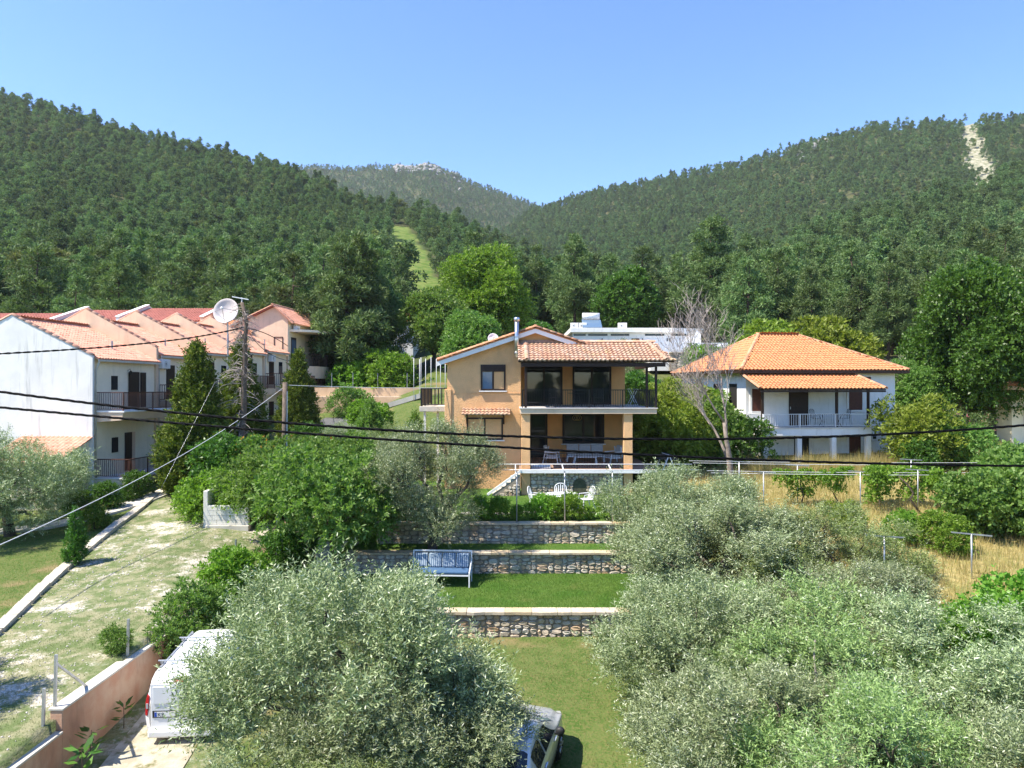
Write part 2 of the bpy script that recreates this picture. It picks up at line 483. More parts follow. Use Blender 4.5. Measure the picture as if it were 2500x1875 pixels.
def crown_quads(rng, lobes, n_sprig, per, L, W, slen, up=.5, inner=.55, ctr=None, spread=.9, squash=1.0, droop=0.0):
    """lobes: (k,4) centre + radius; sprigs start inside lobes, point outwards, and carry leaves on both sides"""
    lobes = np.asarray(lobes, float)
    ctr = lobes[:, :3].mean(0) if ctr is None else np.asarray(ctr)
    p = lobes[:, 3] ** 2; idx = rng.choice(len(lobes), n_sprig, p=p / p.sum())
    c = lobes[idx, :3]; r = lobes[idx, 3:4]
    dirs = unit(rng.normal(size=(n_sprig, 3)) + .55 * unit(c - ctr + 1e-6) + np.array([0, 0, .25]))
    rad = inner + (1 - inner) * rng.random((n_sprig, 1)) ** .6
    off = dirs * r * rad; off[:, 2] *= squash
    p0 = c + off
    sd = unit(dirs + np.array([0, 0, up]) + rng.normal(size=(n_sprig, 3)) * .45)
    sl = slen * (.6 + .8 * rng.random((n_sprig, 1)))
    t = (np.arange(per) + .6) / per
    tt = np.broadcast_to(t[None, :, None], (n_sprig, per, 1))
    bend = np.zeros(3); bend[2] = -droop
    P = p0[:, None] + sd[:, None] * sl[:, None] * tt + bend * tt**2 * sl[:, None]
    rv = unit(np.cross(sd, rng.normal(size=(n_sprig, 3))))
    rv2 = np.cross(sd, rv)
    ang = (np.arange(per) * 2.4)[None, :, None] + rng.random((n_sprig, 1, 1)) * 6.28
    out = rv[:, None] * np.cos(ang) + rv2[:, None] * np.sin(ang)
    A = unit(sd[:, None] * .75 + out * spread + rng.normal(size=(n_sprig, per, 3)) * .25)
    S = unit(np.cross(A, rng.normal(size=(n_sprig, per, 3))))
    n = n_sprig * per
    LL = L * (.7 + .6 * rng.random(n)); WW = W * (.75 + .5 * rng.random(n))
    return leaf_quads(P.reshape(-1, 3), A.reshape(-1, 3), S.reshape(-1, 3), LL, WW)

def ell_lobes(rng, k, rx, ry, rz, cz, lr, shell=.62, flat_bottom=.5):
    d = unit(rng.normal(size=(k, 3))); d[:, 2] = np.where(d[:, 2] < 0, d[:, 2] * flat_bottom, d[:, 2])
    rad = shell * (.55 + .55 * rng.random((k, 1)))
    c = d * rad * np.array([rx, ry, rz]) + np.array([0, 0, cz])
    r = lr * (.7 + .65 * rng.random((k, 1)))
    return np.concatenate([c, r], 1)

def limb(mb, p, q, r0, r1, rr, seg=5, wob=.12, n=7):
    p = Vector(p); q = Vector(q); L_ = (q - p).length
    pts = []; rs = []
    for i in range(seg + 1):
        t = i / seg
        j = Vector((rr.uniform(-1, 1), rr.uniform(-1, 1), rr.uniform(-.4, .6))) * wob * L_ * math.sin(math.pi * t)
        pts.append(p.lerp(q, t) + j); rs.append(r0 + (r1 - r0) * t)
    mb.tube(pts, rs, n)
    return pts

def trunk_mesh(name, m, h0, r0, lobes, rr, nl=7, lean=(.1, .1)):
    mb = MB()
    top = Vector((lean[0], lean[1], h0))
    pts = [Vector((0,0,-.35)), Vector((lean[0]*.1, lean[1]*.1, .05)), Vector((lean[0]*.5, lean[1]*.6, h0*.55)), top]
    mb.tube(pts, [r0*1.45, r0*1.15, r0*.95, r0*.85], 9)
    ls = sorted(range(len(lobes)), key=lambda i: -lobes[i][3])[:nl]
    for i in ls:
        limb(mb, top - Vector((0,0,.15)), Vector(lobes[i][:3]), r0*.6, r0*.14, rr)
    for k in range(70 if nl >= 9 else 0):
        i = rr.randrange(len(lobes)); c = Vector(lobes[i][:3]); v = Vector((rr.gauss(0,1), rr.gauss(0,1), rr.gauss(.5,1))).normalized()
        limb(mb, c*.8 + top*.2, c + v*lobes[i][3]*rr.uniform(.9, 1.35), .022, .006, rr, 4, .15, 4)
    return mb.mesh(name, m, True)

L_OLIVE = leaf_mat('olive_leaf', (.115,.16,.058), (.38,.435,.23), .20, .42, .45, .18, cc=(.60,.62,.46))
L_OLIVE_G = leaf_mat('fresh_olive_leaf', (.115,.185,.045), (.33,.42,.15), .22, .45, .4, .15, cc=(.42,.46,.32))
L_PINE = leaf_mat('pine_needles', (.06,.108,.035), (.18,.245,.09), .28, .6, .2, .32)
L_PINE_FAR = leaf_mat('pine_needles_of_the_wood', (.062,.112,.040), (.170,.240,.092), .28, .65, .15, .32)
L_PINE_FAR2 = leaf_mat('paler_pine_needles_of_the_wood', (.085,.135,.045), (.20,.265,.105), .28, .65, .15, .35)
L_PINE_FAR3 = leaf_mat('yellowish_pine_needles_of_the_wood', (.11,.15,.04), (.25,.27,.09), .3, .65, .15, .3)
L_BRIGHT = leaf_mat('bright_green_leaf', (.11,.23,.022), (.23,.38,.055), .45, .45, .3, .12)
L_DEEP = leaf_mat('deep_green_leaf', (.042,.11,.014), (.11,.22,.035), .38, .4, .35, .12)
L_MID = leaf_mat('mid_green_leaf', (.085,.175,.028), (.22,.32,.08), .42, .45, .3, .12)
L_YELLOW = leaf_mat('yellow_green_leaf', (.15,.22,.025), (.26,.33,.05), .42, .5, .3, .12)
L_CONIFER = leaf_mat('conifer_scale_leaf', (.04,.10,.012), (.20,.26,.035), .25, .55, .25, .15)
L_FLOWERED = leaf_mat('shrub_leaf_with_orange_tips', (.07,.15,.022), (.18,.26,.05), .38, .45, .3, .12, cc=(.42,.16,.03))
L_OLEANDER = leaf_mat('oleander_leaf', (.08,.14,.035), (.16,.22,.07), .35, .45, .3, .1, cc=(.62,.22,.24))

TREES = {}
def kind_of_tree(key, maker):
    if key not in TREES: TREES[key] = maker()
    return TREES[key]

def plant(name, key, loc, label, cat, s=1.0, rz=None, group=None, sz=None):
    """one tree or shrub: an Empty with its trunk and crown (meshes shared between alike plants)"""
    tm, cm = TREES[key]
    t = thing(name, label, cat, loc, R.uniform(0, 6.28) if rz is None else rz, group)
    t.scale = (s, s, sz or s)
    if tm: ob('trunk', tm, t)
    ob('crown', cm, t)
    return t

def mk_olive(seed, rx=2.7, rz_=2.3, h=3.0, n=5600, per=18, m=None, k=34, lr=.56, L=.105, W=.026, slen=.55):
    rng = np.random.default_rng(seed); rr = random.Random(seed)
    lob = ell_lobes(rng, k, rx, rx * .92, rz_, h, lr, .95, .85)
    V = crown_quads(rng, lob, n, per, L, W, slen, .75, .5)
    V2 = crown_quads(rng, lob[lob[:, 2] > h - .6], 220, 24, L * 1.1, W, .85, 2.2, .7, spread=.7)
    V = np.concatenate([V, V2])
    return trunk_mesh('trunk', G['bark'], 1.5, .2, lob.tolist(), rr, 9, (rr.uniform(-.3, .3), rr.uniform(-.3, .3))), quads_mesh('crown', V, m or L_OLIVE)
for i in range(4):
    TREES['olive%d' % i] = mk_olive(20 + i, m=L_OLIVE if i < 3 else L_OLIVE_G)

def mk_leafy(seed, rx, rz_, h, n, per, L, W, m, k=26, lr=None, th=None, tr=.16, slen=.4, up=.2, bark='bark', inner=.5, flat=.6, droop=.3, shell=.75, nl=8):
    rng = np.random.default_rng(seed); rr = random.Random(seed)
    lob = ell_lobes(rng, k, rx, rx, rz_, h, lr or rx * .36, shell, flat)
    V = crown_quads(rng, lob, n, per, L, W, slen, up, inner, droop=droop)
    V[..., 2] = np.maximum(V[..., 2], .02)
    return (trunk_mesh('trunk', G[bark], th or h * .5, tr, lob.tolist(), rr, nl), quads_mesh('crown', V, m))

def mk_pine(seed, H=13.0, rmax=2.6, base=.36, n=1900, per=6, L=.42, W=.11, m=None, trunk_r=.17, levels=11, top=1.0):
    rng = np.random.default_rng(seed); rr = random.Random(seed)
    lob = []; mb = MB()
    mb.tube([(0,0,-.6), (rr.uniform(-.1,.1), rr.uniform(-.1,.1), H*.4), (rr.uniform(-.2,.2), rr.uniform(-.2,.2), H*.75), (rr.uniform(-.2,.2), rr.uniform(-.2,.2), H*.96)],
            [trunk_r*1.25, trunk_r, trunk_r*.6, trunk_r*.15], 7)
    for i in range(levels):
        t = i / (levels - 1); z = H * (base + (1 - base) * t)
        prof = (math.sin(math.pi * min(1, .22 + .78 * t) ** .8)) ** .6 * (1 - .55 * t) + .10
        nb = max(1, int(round(5 * (1 - t) + 1.5)))
        a0 = rr.uniform(0, 6.28)
        for b in range(nb):
            if rr.random() < .16: continue
            a = a0 + 6.28 * b / nb + rr.uniform(-.4, .4); rad = rmax * prof * rr.uniform(.6, 1.12) * top
            q = Vector((math.cos(a) * rad, math.sin(a) * rad, z + rr.uniform(-.4, .5)))
            lr_ = max(.45, rmax * .30 * rr.uniform(.7, 1.25) * (1 - .35 * t))
            lob.append((q.x, q.y, q.z, lr_)); lob.append((q.x*.5, q.y*.5, q.z - .15, lr_*.7))
            mb.tube([(0, 0, z - .35), (q.x*.5, q.y*.5, q.z - .25), tuple(q)], [trunk_r*.3, trunk_r*.2, .02], 4)
    V = crown_quads(rng, lob, n, per, L, W, .45, .65, .35, ctr=(0, 0, H*.6), spread=.85, squash=.62)
    return mb.mesh('trunk', G['bark_pine'], True), quads_mesh('crown', V, m or L_PINE)
for i in range(6):
    TREES['pine%d' % i] = mk_pine(40 + i, H=[13, 12, 14, 11.5, 13, 10.5][i], rmax=[2.7, 3.0, 2.5, 2.9, 3.2, 2.4][i], base=[.36, .30, .42, .26, .34, .2][i])

# the far wood: thousands of small pines scattered by one object
src = bpy.data.collections.new('forest_pine_kinds')
for i in range(8):
    rng = np.random.default_rng(90 + i); rr = random.Random(90 + i); lob = []
    H = [9, 8, 10.5, 7.5, 9.5, 8.5, 11, 6.5][i]; wide_ = [2.5, 3.1, 2.1, 2.9, 2.6, 3.4, 2.2, 3.0][i]
    for j in range([22, 16, 24, 14, 20, 18, 26, 14][i]):
        t = rr.random() ** .85; z = H * (.28 + .70 * t); a = rr.uniform(0, 6.28)
        rad = wide_ * (1 - t) ** (.7 if i % 3 else .45) * rr.uniform(.25, 1.05)
        lob.append((math.cos(a)*rad, math.sin(a)*rad, z, .55 + .55 * (1 - t) * rr.uniform(.6, 1.2)))
    V = crown_quads(rng, lob, 330, 4, .62, .22, .45, .6, .4, ctr=(0, 0, 4.5), squash=.62)
    o = bpy.data.objects.new('pine_kind', quads_mesh('pine_kind', V, [L_PINE_FAR, L_PINE_FAR2, L_PINE_FAR, L_PINE_FAR3, L_PINE_FAR, L_PINE_FAR2, L_PINE_FAR, L_PINE_FAR][i]))
    src.objects.link(o)

def scatter_object(name, pts, idx, scl, coll, label, cat):
    me = bpy.data.meshes.new(name); me.from_pydata([tuple(p) for p in pts], [], [])
    n = len(pts)
    a = me.attributes.new('scl', 'FLOAT', 'POINT'); a.data.foreach_set('value', np.asarray(scl, np.float32))
    a = me.attributes.new('kind_index', 'INT', 'POINT'); a.data.foreach_set('value', np.asarray(idx, np.int32))
    a = me.attributes.new('rot', 'FLOAT_VECTOR', 'POINT')
    rt = np.zeros((n, 3), np.float32); rt[:, 2] = np.random.default_rng(3).random(n) * 6.28; rt[:, 0] = np.random.default_rng(4).normal(size=n) * .05
    a.data.foreach_set('vector', rt.ravel())
    ng = bpy.data.node_groups.new(name + '_scatter', 'GeometryNodeTree')
    ng.interface.new_socket('Geometry', in_out='INPUT', socket_type='NodeSocketGeometry')
    ng.interface.new_socket('Geometry', in_out='OUTPUT', socket_type='NodeSocketGeometry')
    N = ng.nodes.new; gi = N('NodeGroupInput'); go = N('NodeGroupOutput'); ip = N('GeometryNodeInstanceOnPoints'); ci = N('GeometryNodeCollectionInfo')
    ci.inputs[0].default_value = coll; ci.inputs['Separate Children'].default_value = True; ci.inputs['Reset Children'].default_value = True
    def na(nm, ty):
        q = N('GeometryNodeInputNamedAttribute'); q.data_type = ty; q.inputs[0].default_value = nm
        return q.outputs[0]
    L_ = ng.links.new
    L_(gi.outputs[0], ip.inputs['Points']); L_(ci.outputs[0], ip.inputs['Instance']); ip.inputs['Pick Instance'].default_value = True
    L_(na('kind_index', 'INT'), ip.inputs['Instance Index']); L_(na('rot', 'FLOAT_VECTOR'), ip.inputs['Rotation']); L_(na('scl', 'FLOAT'), ip.inputs['Scale'])
    L_(ip.outputs[0], go.inputs[0])
    o = ob(name, me)
    md = o.modifiers.new('scatter', 'NODES'); md.node_group = ng
    return tag(o, label, cat, kind='stuff')

def forest_points(rng, d0, d1, area, n_try):
    d = np.sqrt(d0*d0 + (d1*d1 - d0*d0) * rng.random(n_try)); u = rng.uniform(-.80, .80, n_try)
    keep = rng.random(n_try) < (1.6 / 2 * (d1*d1 - d0*d0) / area) / n_try
    return u[keep] * d[keep], d[keep]
rng = np.random.default_rng(5)
sets = [(118, 260, 10.0), (260, 460, 10.5), (460, 950, 15.0), (950, 1560, 36.0)]
PX, PYY = [], []
for d0, d1, area in sets:
    need = int(.8 * (d1*d1 - d0*d0) / area)
    d = np.sqrt(d0*d0 + (d1*d1 - d0*d0) * rng.random(need)); u = rng.uniform(-.80, .80, need)
    PX.append(u * d); PYY.append(d)
fx = np.concatenate(PX); fy = np.concatenate(PYY)
fz = hill_z(fx, fy)
# leave out those hidden behind a nearer slope
uu = np.linspace(-.82, .82, 165); dd = np.concatenate([np.linspace(110, 460, 176), np.linspace(465, 1600, 228)])
UU, DD = np.meshgrid(uu, dd); EE = hill_z(UU * DD, DD) / DD
run = np.maximum.accumulate(EE, 0)
ui = np.clip(np.searchsorted(uu, fx / fy), 0, len(uu) - 1); di = np.clip(np.searchsorted(dd, fy) - 2, 0, len(dd) - 1)
vis = (fz + 12) / fy > run[di, ui] - .004
dens = rng.random(len(fx)) < (.86 + .2 * vnoise(fx / 22., fy / 22., 3))
keep = vis & ~clear_region(fx, fy, 1.8) & (~tan_strip(fx, fy) | (rng.random(len(fx)) < .09)) & dens
fx, fy, fz = fx[keep], fy[keep], fz[keep]
fs = (.62 + .62 * rng.random(len(fx)) ** 1.3) * np.interp(fy, [118, 300, 900, 1560], [1.1, .86, .84, .95])
near = fy < 260
for sel, nm, lb in ((near & (fx < 0), 'pine_wood', 'dense pine wood covering the lower hillside above the apartment row'),
                    (near & (fx >= 0), 'pine_wood', 'pine wood on the low slope above the hip-roofed house'),
                    (~near & (fy < 950), 'pine_forest', 'dark green pine forest covering the upper slopes and ridges'),
                    (fy >= 950, 'pine_forest', 'pale distant pine forest on the farthest hill in the gap of the valley')):
    n = int(sel.sum())
    scatter_object(nm, np.stack([fx[sel], fy[sel], fz[sel]], 1), rng.choice(8, n, p=[.2, .14, .18, .05, .18, .08, .12, .05]), fs[sel], src, lb, 'forest')
print('forest trees', len(fx))
# ------------------------------------------------------------------ lawns, kerb, paths, walls
def lawn_mat(name, a, b_, c):
    m, nt, b = _new(name)
    b.inputs['Roughness'].default_value = .95; b.inputs['Specular IOR Level'].default_value = .1
    o = mixc(nt, ramp(nt, noise_n(nt, 1.1, 6), .38, .62), a, b_)
    o = mixc(nt, ramp(nt, noise_n(nt, .45, 6), .55, .7), o, c)
    o = mixc(nt, ramp(nt, noise_n(nt, 30, 3), .45, .75), o, tuple(k * .65 for k in a))
    nt.links.new(o, b.inputs['Base Color']); bump(nt, b, noise_n(nt, 45, 3), .8, .05)
    return m
G['lawn'] = lawn_mat('mown_lawn', (.068,.15,.022), (.11,.18,.036), (.165,.185,.055))
L_GRASS = leaf_mat('lawn_blade', (.08,.165,.022), (.165,.235,.055), .4, .6, .2, .05)
L_GRASS_MIX = leaf_mat('rough_lawn_blade', (.07,.125,.025), (.17,.19,.065), .4, .6, .2, .05, cc=(.40,.33,.16))
L_DRY = leaf_mat('dry_grass_blade', (.34,.28,.10), (.55,.45,.21), .4, .7, .2, .05, cc=(.16,.24,.05))

def lawn_sheet(name, poly_fn, x0, x1, y0, y1, thick, label):
    nxx, nyy = max(2, int((x1-x0)/.8)), max(2, int((y1-y0)/.8))
    mb = MB(); gx = [x0 + (x1-x0)*i/nxx for i in range(nxx+1)]; gy = [y0 + (y1-y0)*i/nyy for i in range(nyy+1)]
    top = [(x, y, poly_fn(x, y)) for y in gy for x in gx]
    n = nxx + 1
    mb.add(top, [(j*n+i, j*n+i+1, (j+1)*n+i+1, (j+1)*n+i) for j in range(nyy) for i in range(nxx)])
    for (a, b_) in (((x0, y0), (x1, y0)), ((x1, y0), (x1, y1)), ((x1, y1), (x0, y1)), ((x0, y1), (x0, y0))):
        za, zb = poly_fn(*a), poly_fn(*b_)
        mb.add([(*a, za - thick), (*b_, zb - thick), (*b_, zb), (*a, za)], [(0, 1, 2, 3)])
    return struct(mb.build(name, G['lawn'], None, True), label, 'lawn')

def up_z(x, y): return -5.45 + .04 * (y - 28.9) if y < 35 else -5.206 + .01 * (y - 35)
def mid_z(x, y): return -6.27 + .015 * (y - 27.3)
def low_z(x, y): return -7.2 + .04 * (y - 23.1)
lawn_sheet('lawn', up_z, -8.2, 7.6, 29.12, 46.0, 1.2, 'green lawn round the orange house, above the top stone wall')
lawn_sheet('lawn', mid_z, -6.6, 6.6, 27.55, 29.0, .9, 'narrow strip of lawn between the two upper stone walls')
lawn_sheet('lawn', low_z, -6.5, 6.4, 23.35, 27.4, .9, 'mown lawn in front of the blue striped swing seat')

def blades(name, label, x0, x1, y0, y1, zf, n, h, wd, m, mask=None, lean=.35, clump=0.0, seed=1):
    g = np.random.default_rng(seed)
    x = g.uniform(x0, x1, n); y = g.uniform(y0, y1, n)
    if mask is not None:
        k = mask(x, y, g); x, y = x[k], y[k]
    n = len(x)
    z = zf(x, y) if not isinstance(zf, tuple) else np.zeros(n)
    hh = h * (.45 + .8 * g.random(n) ** 1.5) * (1 + clump * vnoise(x * 1.7, y * 1.7, seed))
    a = g.random(n) * 6.28; l = lean * g.normal(size=n)
    base = np.stack([x, y, z - .01], 1)
    dirv = np.stack([np.cos(a), np.sin(a), np.zeros(n)], 1)
    perp = np.stack([-np.sin(a), np.cos(a), np.zeros(n)], 1)
    tip = base + dirv * (l * hh)[:, None] + np.array([0, 0, 1.0]) * hh[:, None]
    w_ = wd * (.7 + .6 * g.random(n))[:, None]
    V = np.stack([base - perp * w_, base + perp * w_, tip], 1).reshape(-1, 3)
    o = ob(name, np_mesh(name, V, np.arange(3 * n).reshape(n, 3), m, False))
    return tag(o, label, 'grass', kind='stuff')

vlow = np.vectorize(low_z); vmid = np.vectorize(mid_z); vup = np.vectorize(up_z)
blades('lawn_grass', 'short mown grass on the swing seat lawn', -2.4, 5, 23.4, 27.3, vlow, 42000, .07, .006, L_GRASS, seed=2)
blades('lawn_grass', 'short mown grass on the strip between stone walls', -6, 5.5, 27.65, 28.85, vmid, 9000, .06, .006, L_GRASS, seed=3)
blades('lawn_grass', 'short mown grass round the orange house', -6, 6, 29.2, 35, vup, 26000, .06, .007, L_GRASS, seed=4)
blades('rough_grass', 'patchy rough grass round the silver car', -6, 4.5, 13, 23, ground_z, 60000, .06, .006, L_GRASS_MIX, lambda x, y, g: g.random(len(x)) < .55 + .5 * vnoise(x * 1.1, y * 1.1, 4), seed=5)
blades('rough_grass', 'patchy grass on the pale dirt lane', -17, -10.3, 15, 34, ground_z, 90000, .05, .006, L_GRASS_MIX, lambda x, y, g: (x > curb_x(y)) & (g.random(len(x)) < .45 + .6 * vnoise(x * .8, y * .8, 6)), seed=6)
blades('lawn_grass', 'shaded grass beside the kerb below the apartment row', -22, -13, 20, 34, ground_z, 40000, .06, .006, L_GRASS, lambda x, y, g: x < curb_x(y) - .25, seed=7)
blades('dry_grass', 'tall dry straw grass in the field below the hip-roofed house', 6.5, 24, 17, 39, ground_z, 85000, .42, .007, L_DRY, lambda x, y, g: g.random(len(x)) < sst(x, 6, 9) * (.7 + .3 * vnoise(x * .5, y * .5, 8)), .45, .45, seed=8)
blades('dry_grass', 'tall weeds and dry grass growing against the veranda columns of the white house', 12.5, 21.5, 37.2, 40.0, ground_z, 9000, .75, .01, L_DRY, None, .3, .4, seed=10)
blades('dry_grass', 'thin dry grass on the bank beside the far cream house', 20, 36, 36, 52, ground_z, 22000, .35, .01, L_DRY, None, .4, .4, seed=9)

# kerb along the lane, individual stones
def stone_variant(seed, bev=.16, n=8):
    rr = random.Random(seed); mb = MB(); ring0, ring1 = [], []
    for k in range(n):
        t = 2*math.pi*(k + .5)/n
        x = max(-.5, min(.5, .66*math.cos(t))); z = max(-.5, min(.5, .66*math.sin(t)))
        x += rr.uniform(-.10, .02) * (1 if x > 0 else -1); z += rr.uniform(-.10, .02) * (1 if z > 0 else -1)
        ring0.append((x, 1.0, z)); s = 1 - bev*rr.uniform(.7, 1.5)
        ring1.append((x*s + rr.uniform(-.02,.02), rr.uniform(-.12, .18), z*s + rr.uniform(-.02,.02)))
    mid = [(x*1.0, .45, z*1.0) for x, y, z in ring0]
    mb.add(ring0 + mid + ring1, [(i, (i+1) % n, n+(i+1) % n, n+i) for i in range(n)] + [(n+i, n+(i+1) % n, 2*n+(i+1) % n, 2*n+i) for i in range(n)] + [tuple(2*n+i for i in range(n))])
    return mb
STONES = [stone_variant(i).mesh('stone', G['stoneface']) for i in range(12)]
COPES = []
for i in range(5):
    rr = random.Random(300 + i); mb = MB(); q = [(-.5,-.5),(-.1,-.5+rr.uniform(-.06,.06)),(.5,-.5+rr.uniform(-.05,.05)),(.5,.5),(0,.5+rr.uniform(-.05,.05)),(-.5,.5)]
    mb.prism([(x, y, -.5) for x, y in q], (rr.uniform(-.02,.02), 0, 1)); COPES.append(mb.mesh('coping_stone', G['coping']))

def rubble(x0, x1, z0, z1, rr, wmax=.46, hmax=.25, out=None, skip=None):
    w_, h_ = x1 - x0, z1 - z0
    if (w_ < wmax and h_ < hmax and rr.random() < .8) or (w_ < .22 and h_ < .15) or (w_ < wmax * .75 and h_ < hmax * .8):
        out.append((x0, x1, z0, z1)); return
    f = rr.uniform(.28, .72)
    if w_ / wmax > h_ / hmax: rubble(x0, x0+w_*f, z0, z1, rr, wmax, hmax, out); rubble(x0+w_*f, x1, z0, z1, rr, wmax, hmax, out)
    else: rubble(x0, x1, z0, z0+h_*f, rr, wmax, hmax, out); rubble(x0, x1, z0+h_*f, z1, rr, wmax, hmax, out)

def stone_wall(name, label, x0, x1, y, z0, z1, thick, seed, cope=.07, parent=None, hole=None, wmax=.46, hmax=.25):
    rr = random.Random(seed)
    t = thing(name, label, 'stone wall', (x0, y, z0)) if parent is None else parent
    W, H = x1 - x0, z1 - z0
    MB().box(0, W, .03, thick, -.25, H - .002).build('mortar_core', G['mortar'], t) if hole is None else None
    out = []; rubble(0, W, .0, H - cope, rr, wmax, hmax, out)
    for a, b_, c, d_ in out:
        if hole and not (b_ < hole[0] or a > hole[1] or c > hole[2]): continue
        ob('stone', STONES[rr.randrange(12)], t, ((a+b_)/2, rr.uniform(-.035, .004), (c+d_)/2), (0, 0 if rr.random() < .6 else math.pi, 0), (b_-a-.006, .12, d_-c-.006))
    if cope:
        x = -.05
        while x < W:
            l = rr.uniform(.45, .95); l = min(l, W + .05 - x)
            ob('coping_stone', COPES[rr.randrange(5)], t, (x + l/2, thick/2 - .03, H - cope/2 + .012), (0, 0, 0), (l - .015, thick + .12, cope))
            x += l
    return t
stone_wall('stone_wall', 'stone retaining wall in front of the laurel bushes and white garden table', -5.4, 6.6, 28.9, -6.35, -5.43, .35, 1)
stone_wall('stone_wall', 'stone retaining wall directly behind the blue striped swing seat', -6.3, 6.4, 27.3, -7.1, -6.25, .4, 2)
stone_wall('stone_wall', 'lowest stone retaining wall with pale coping near the silver car', -3.6, 5.6, 23.1, -8.1, -7.17, .4, 3, .09)

# steps and curved coping at the west end of the terraces
t = thing('garden_steps', 'pale stone garden steps at the end of the terraces by the fruit tree', 'steps', (-6.9, 26.6, -7.2))
for i in range(5):
    MB().box(-.75, .75, i*.48, i*.48 + .6, i*.30 - .3, i*.30 + .02).build('step', G['concrete'], t, bevel=.02)

t = thing('stepping_stones', 'flat pale stepping stones crossing the upper lawn', 'stepping stones', (0, 31.5, up_z(0, 31.5)))
for i in range(9):
    rr = random.Random(i + 50); x = -5.5 + i * 1.25; y = -.6 + .25 * math.sin(i * 1.3) + (.5 if i < 3 else 0)
    n = 7; pts = [(x + .42 * math.cos(6.28*k/n) * rr.uniform(.8, 1.25), y + .24 * math.sin(6.28*k/n) * rr.uniform(.8, 1.2), up_z(0, 31.5 + y) - up_z(0, 31.5) - .03) for k in range(n)]
    MB().prism(pts, (0, 0, .065)).build('paving_stone', G['concrete'], t)

t = thing('stone_kerb', 'pale stone kerb along the edge of the dirt lane', 'kerb', (-14.7, 20.8, 0))
y = 15.5
rr = random.Random(9)
KERB = [MB().box(-.5, .5, -.5, .5, -.5, .5).mesh('kerb_stone', G['coping'])]
for k in range(6):
    c = MB().box(-.5, .5, -.5, .5, -.5, .5); c.v = [(a + rr.uniform(-.04,.04), b_ + rr.uniform(-.02,.02), d_ + rr.uniform(-.05,.05)) for a, b_, d_ in c.v]; KERB.append(c.mesh('kerb_stone', mat('kerb_concrete', (.55,.49,.40), .3, 5, .9, .5, 25) if k == 0 else KERB[1].materials[0]))
while y < 36.5:
    l = rr.uniform(.6, 1.1); ym = y + l/2; xm = float(curb_x(ym)); ang = math.atan2(float(curb_x(ym+.3)) - float(curb_x(ym-.3)), .6)
    ob('kerb_stone', KERB[1 + rr.randrange(6)], t, (xm + 14.7, ym - 20.8, float(ground_z(xm, ym)) + .02), (math.atan(.1), 0, -ang), (.34, l - .02, .26))
    y += l

# concrete footpath beside the apartments
def strip_sheet(name, pts, wd, zoff, m, label, cat, thick=.1):
    mb = MB(); L_, R_ = [], []
    for i, (x, y) in enumerate(pts):
        a = Vector(pts[max(0, i-1)]); b_ = Vector(pts[min(len(pts)-1, i+1)]); d = (b_ - a).normalized(); n = Vector((-d.y, d.x)) * wd/2
        for q, S in ((Vector((x, y)) + n, L_), (Vector((x, y)) - n, R_)): S.append((q.x, q.y, float(ground_z(x, y)) + zoff))
    n = len(pts)
    vs = L_ + R_ + [(a, b_, c - thick) for a, b_, c in L_] + [(a, b_, c - thick) for a, b_, c in R_]
    fs = []
    for i in range(n-1): fs += [(n+i, n+i+1, i+1, i), (i, i+1, 2*n+i+1, 2*n+i), (n+i+1, n+i, 3*n+i, 3*n+i+1)]
    fs += [(0, 2*n, 3*n, n), (n-1, 2*n-1, 4*n-1, 3*n-1)]
    mb.add(vs, fs)
    return struct(mb.build(name, m), label, cat)
fp = [(-24.5, 30.8), (-22.5, 31.0), (-20.5, 31.8), (-19.3, 33.2), (-18.5, 35.5), (-17.9, 38), (-17.3, 41)]
def drive_mat():
    m, nt, b = _new('worn_drive_concrete')
    b.inputs['Roughness'].default_value = .95; b.inputs['Specular IOR Level'].default_value = .1
    c = mixc(nt, ramp(nt, noise_n(nt, 3, 6), .35, .65), (.46,.42,.33), (.34,.30,.22))
    c = mixc(nt, ramp(nt, noise_n(nt, 1.3, 7, rough=.7), .50, .62), c, (.15,.15,.06))
    nt.links.new(c, b.inputs['Base Color']); bump(nt, b, noise_n(nt, 25, 4), .5, .03)
    return m
strip_sheet('path', fp, 1.15, .07, G['concrete'], 'pale concrete footpath leading to the apartment steps', 'path')
strip_sheet('path', [(-8.3, 12), (-8.4, 16), (-8.6, 19), (-8.8, 22.5)], 1.9, .035, drive_mat(), 'worn concrete drive strip under the white van', 'driveway', .06)

# salmon boundary wall with its step, lamp and posts
t = thing('boundary_wall', 'salmon rendered boundary wall between the dirt lane and the white van', 'wall', (WALLX, 16.2, -8.9))
MB().box(-.14, .14, .02, 13.5, -.4, 1.66).build('upper_wall', G['salmon_wall'], t, bevel=.015)
MB().box(-.139, .139, -6, .02, -.6, 1.16).build('lower_wall', G['salmon_wall'], t, bevel=.015)
MB().box(-.17, .17, .0, 13.5, 1.66, 1.71).build('capping', G['concrete'], t, bevel=.01)
MB().box(-.17, .17, -6, -.001, 1.16, 1.21).build('capping', G['concrete'], t, bevel=.01)
lt = thing('wall_lamp', 'small oval bulkhead lamp on the low end of the salmon wall', 'lamp', (WALLX + .14, 15.0, -8.15))
MB().lathe((0,0,0), [(.02,-.01),(.13,0),(.12,.05),(.02,.055)], 14, (1,0,0)).build('base', G['plastic'], lt, True)
MB().lathe((.05,0,0), [(.09,0),(.085,.04),(.05,.075),(.01,.085)], 14, (1,0,0)).build('lens', G['lamp_clear'], lt, True)
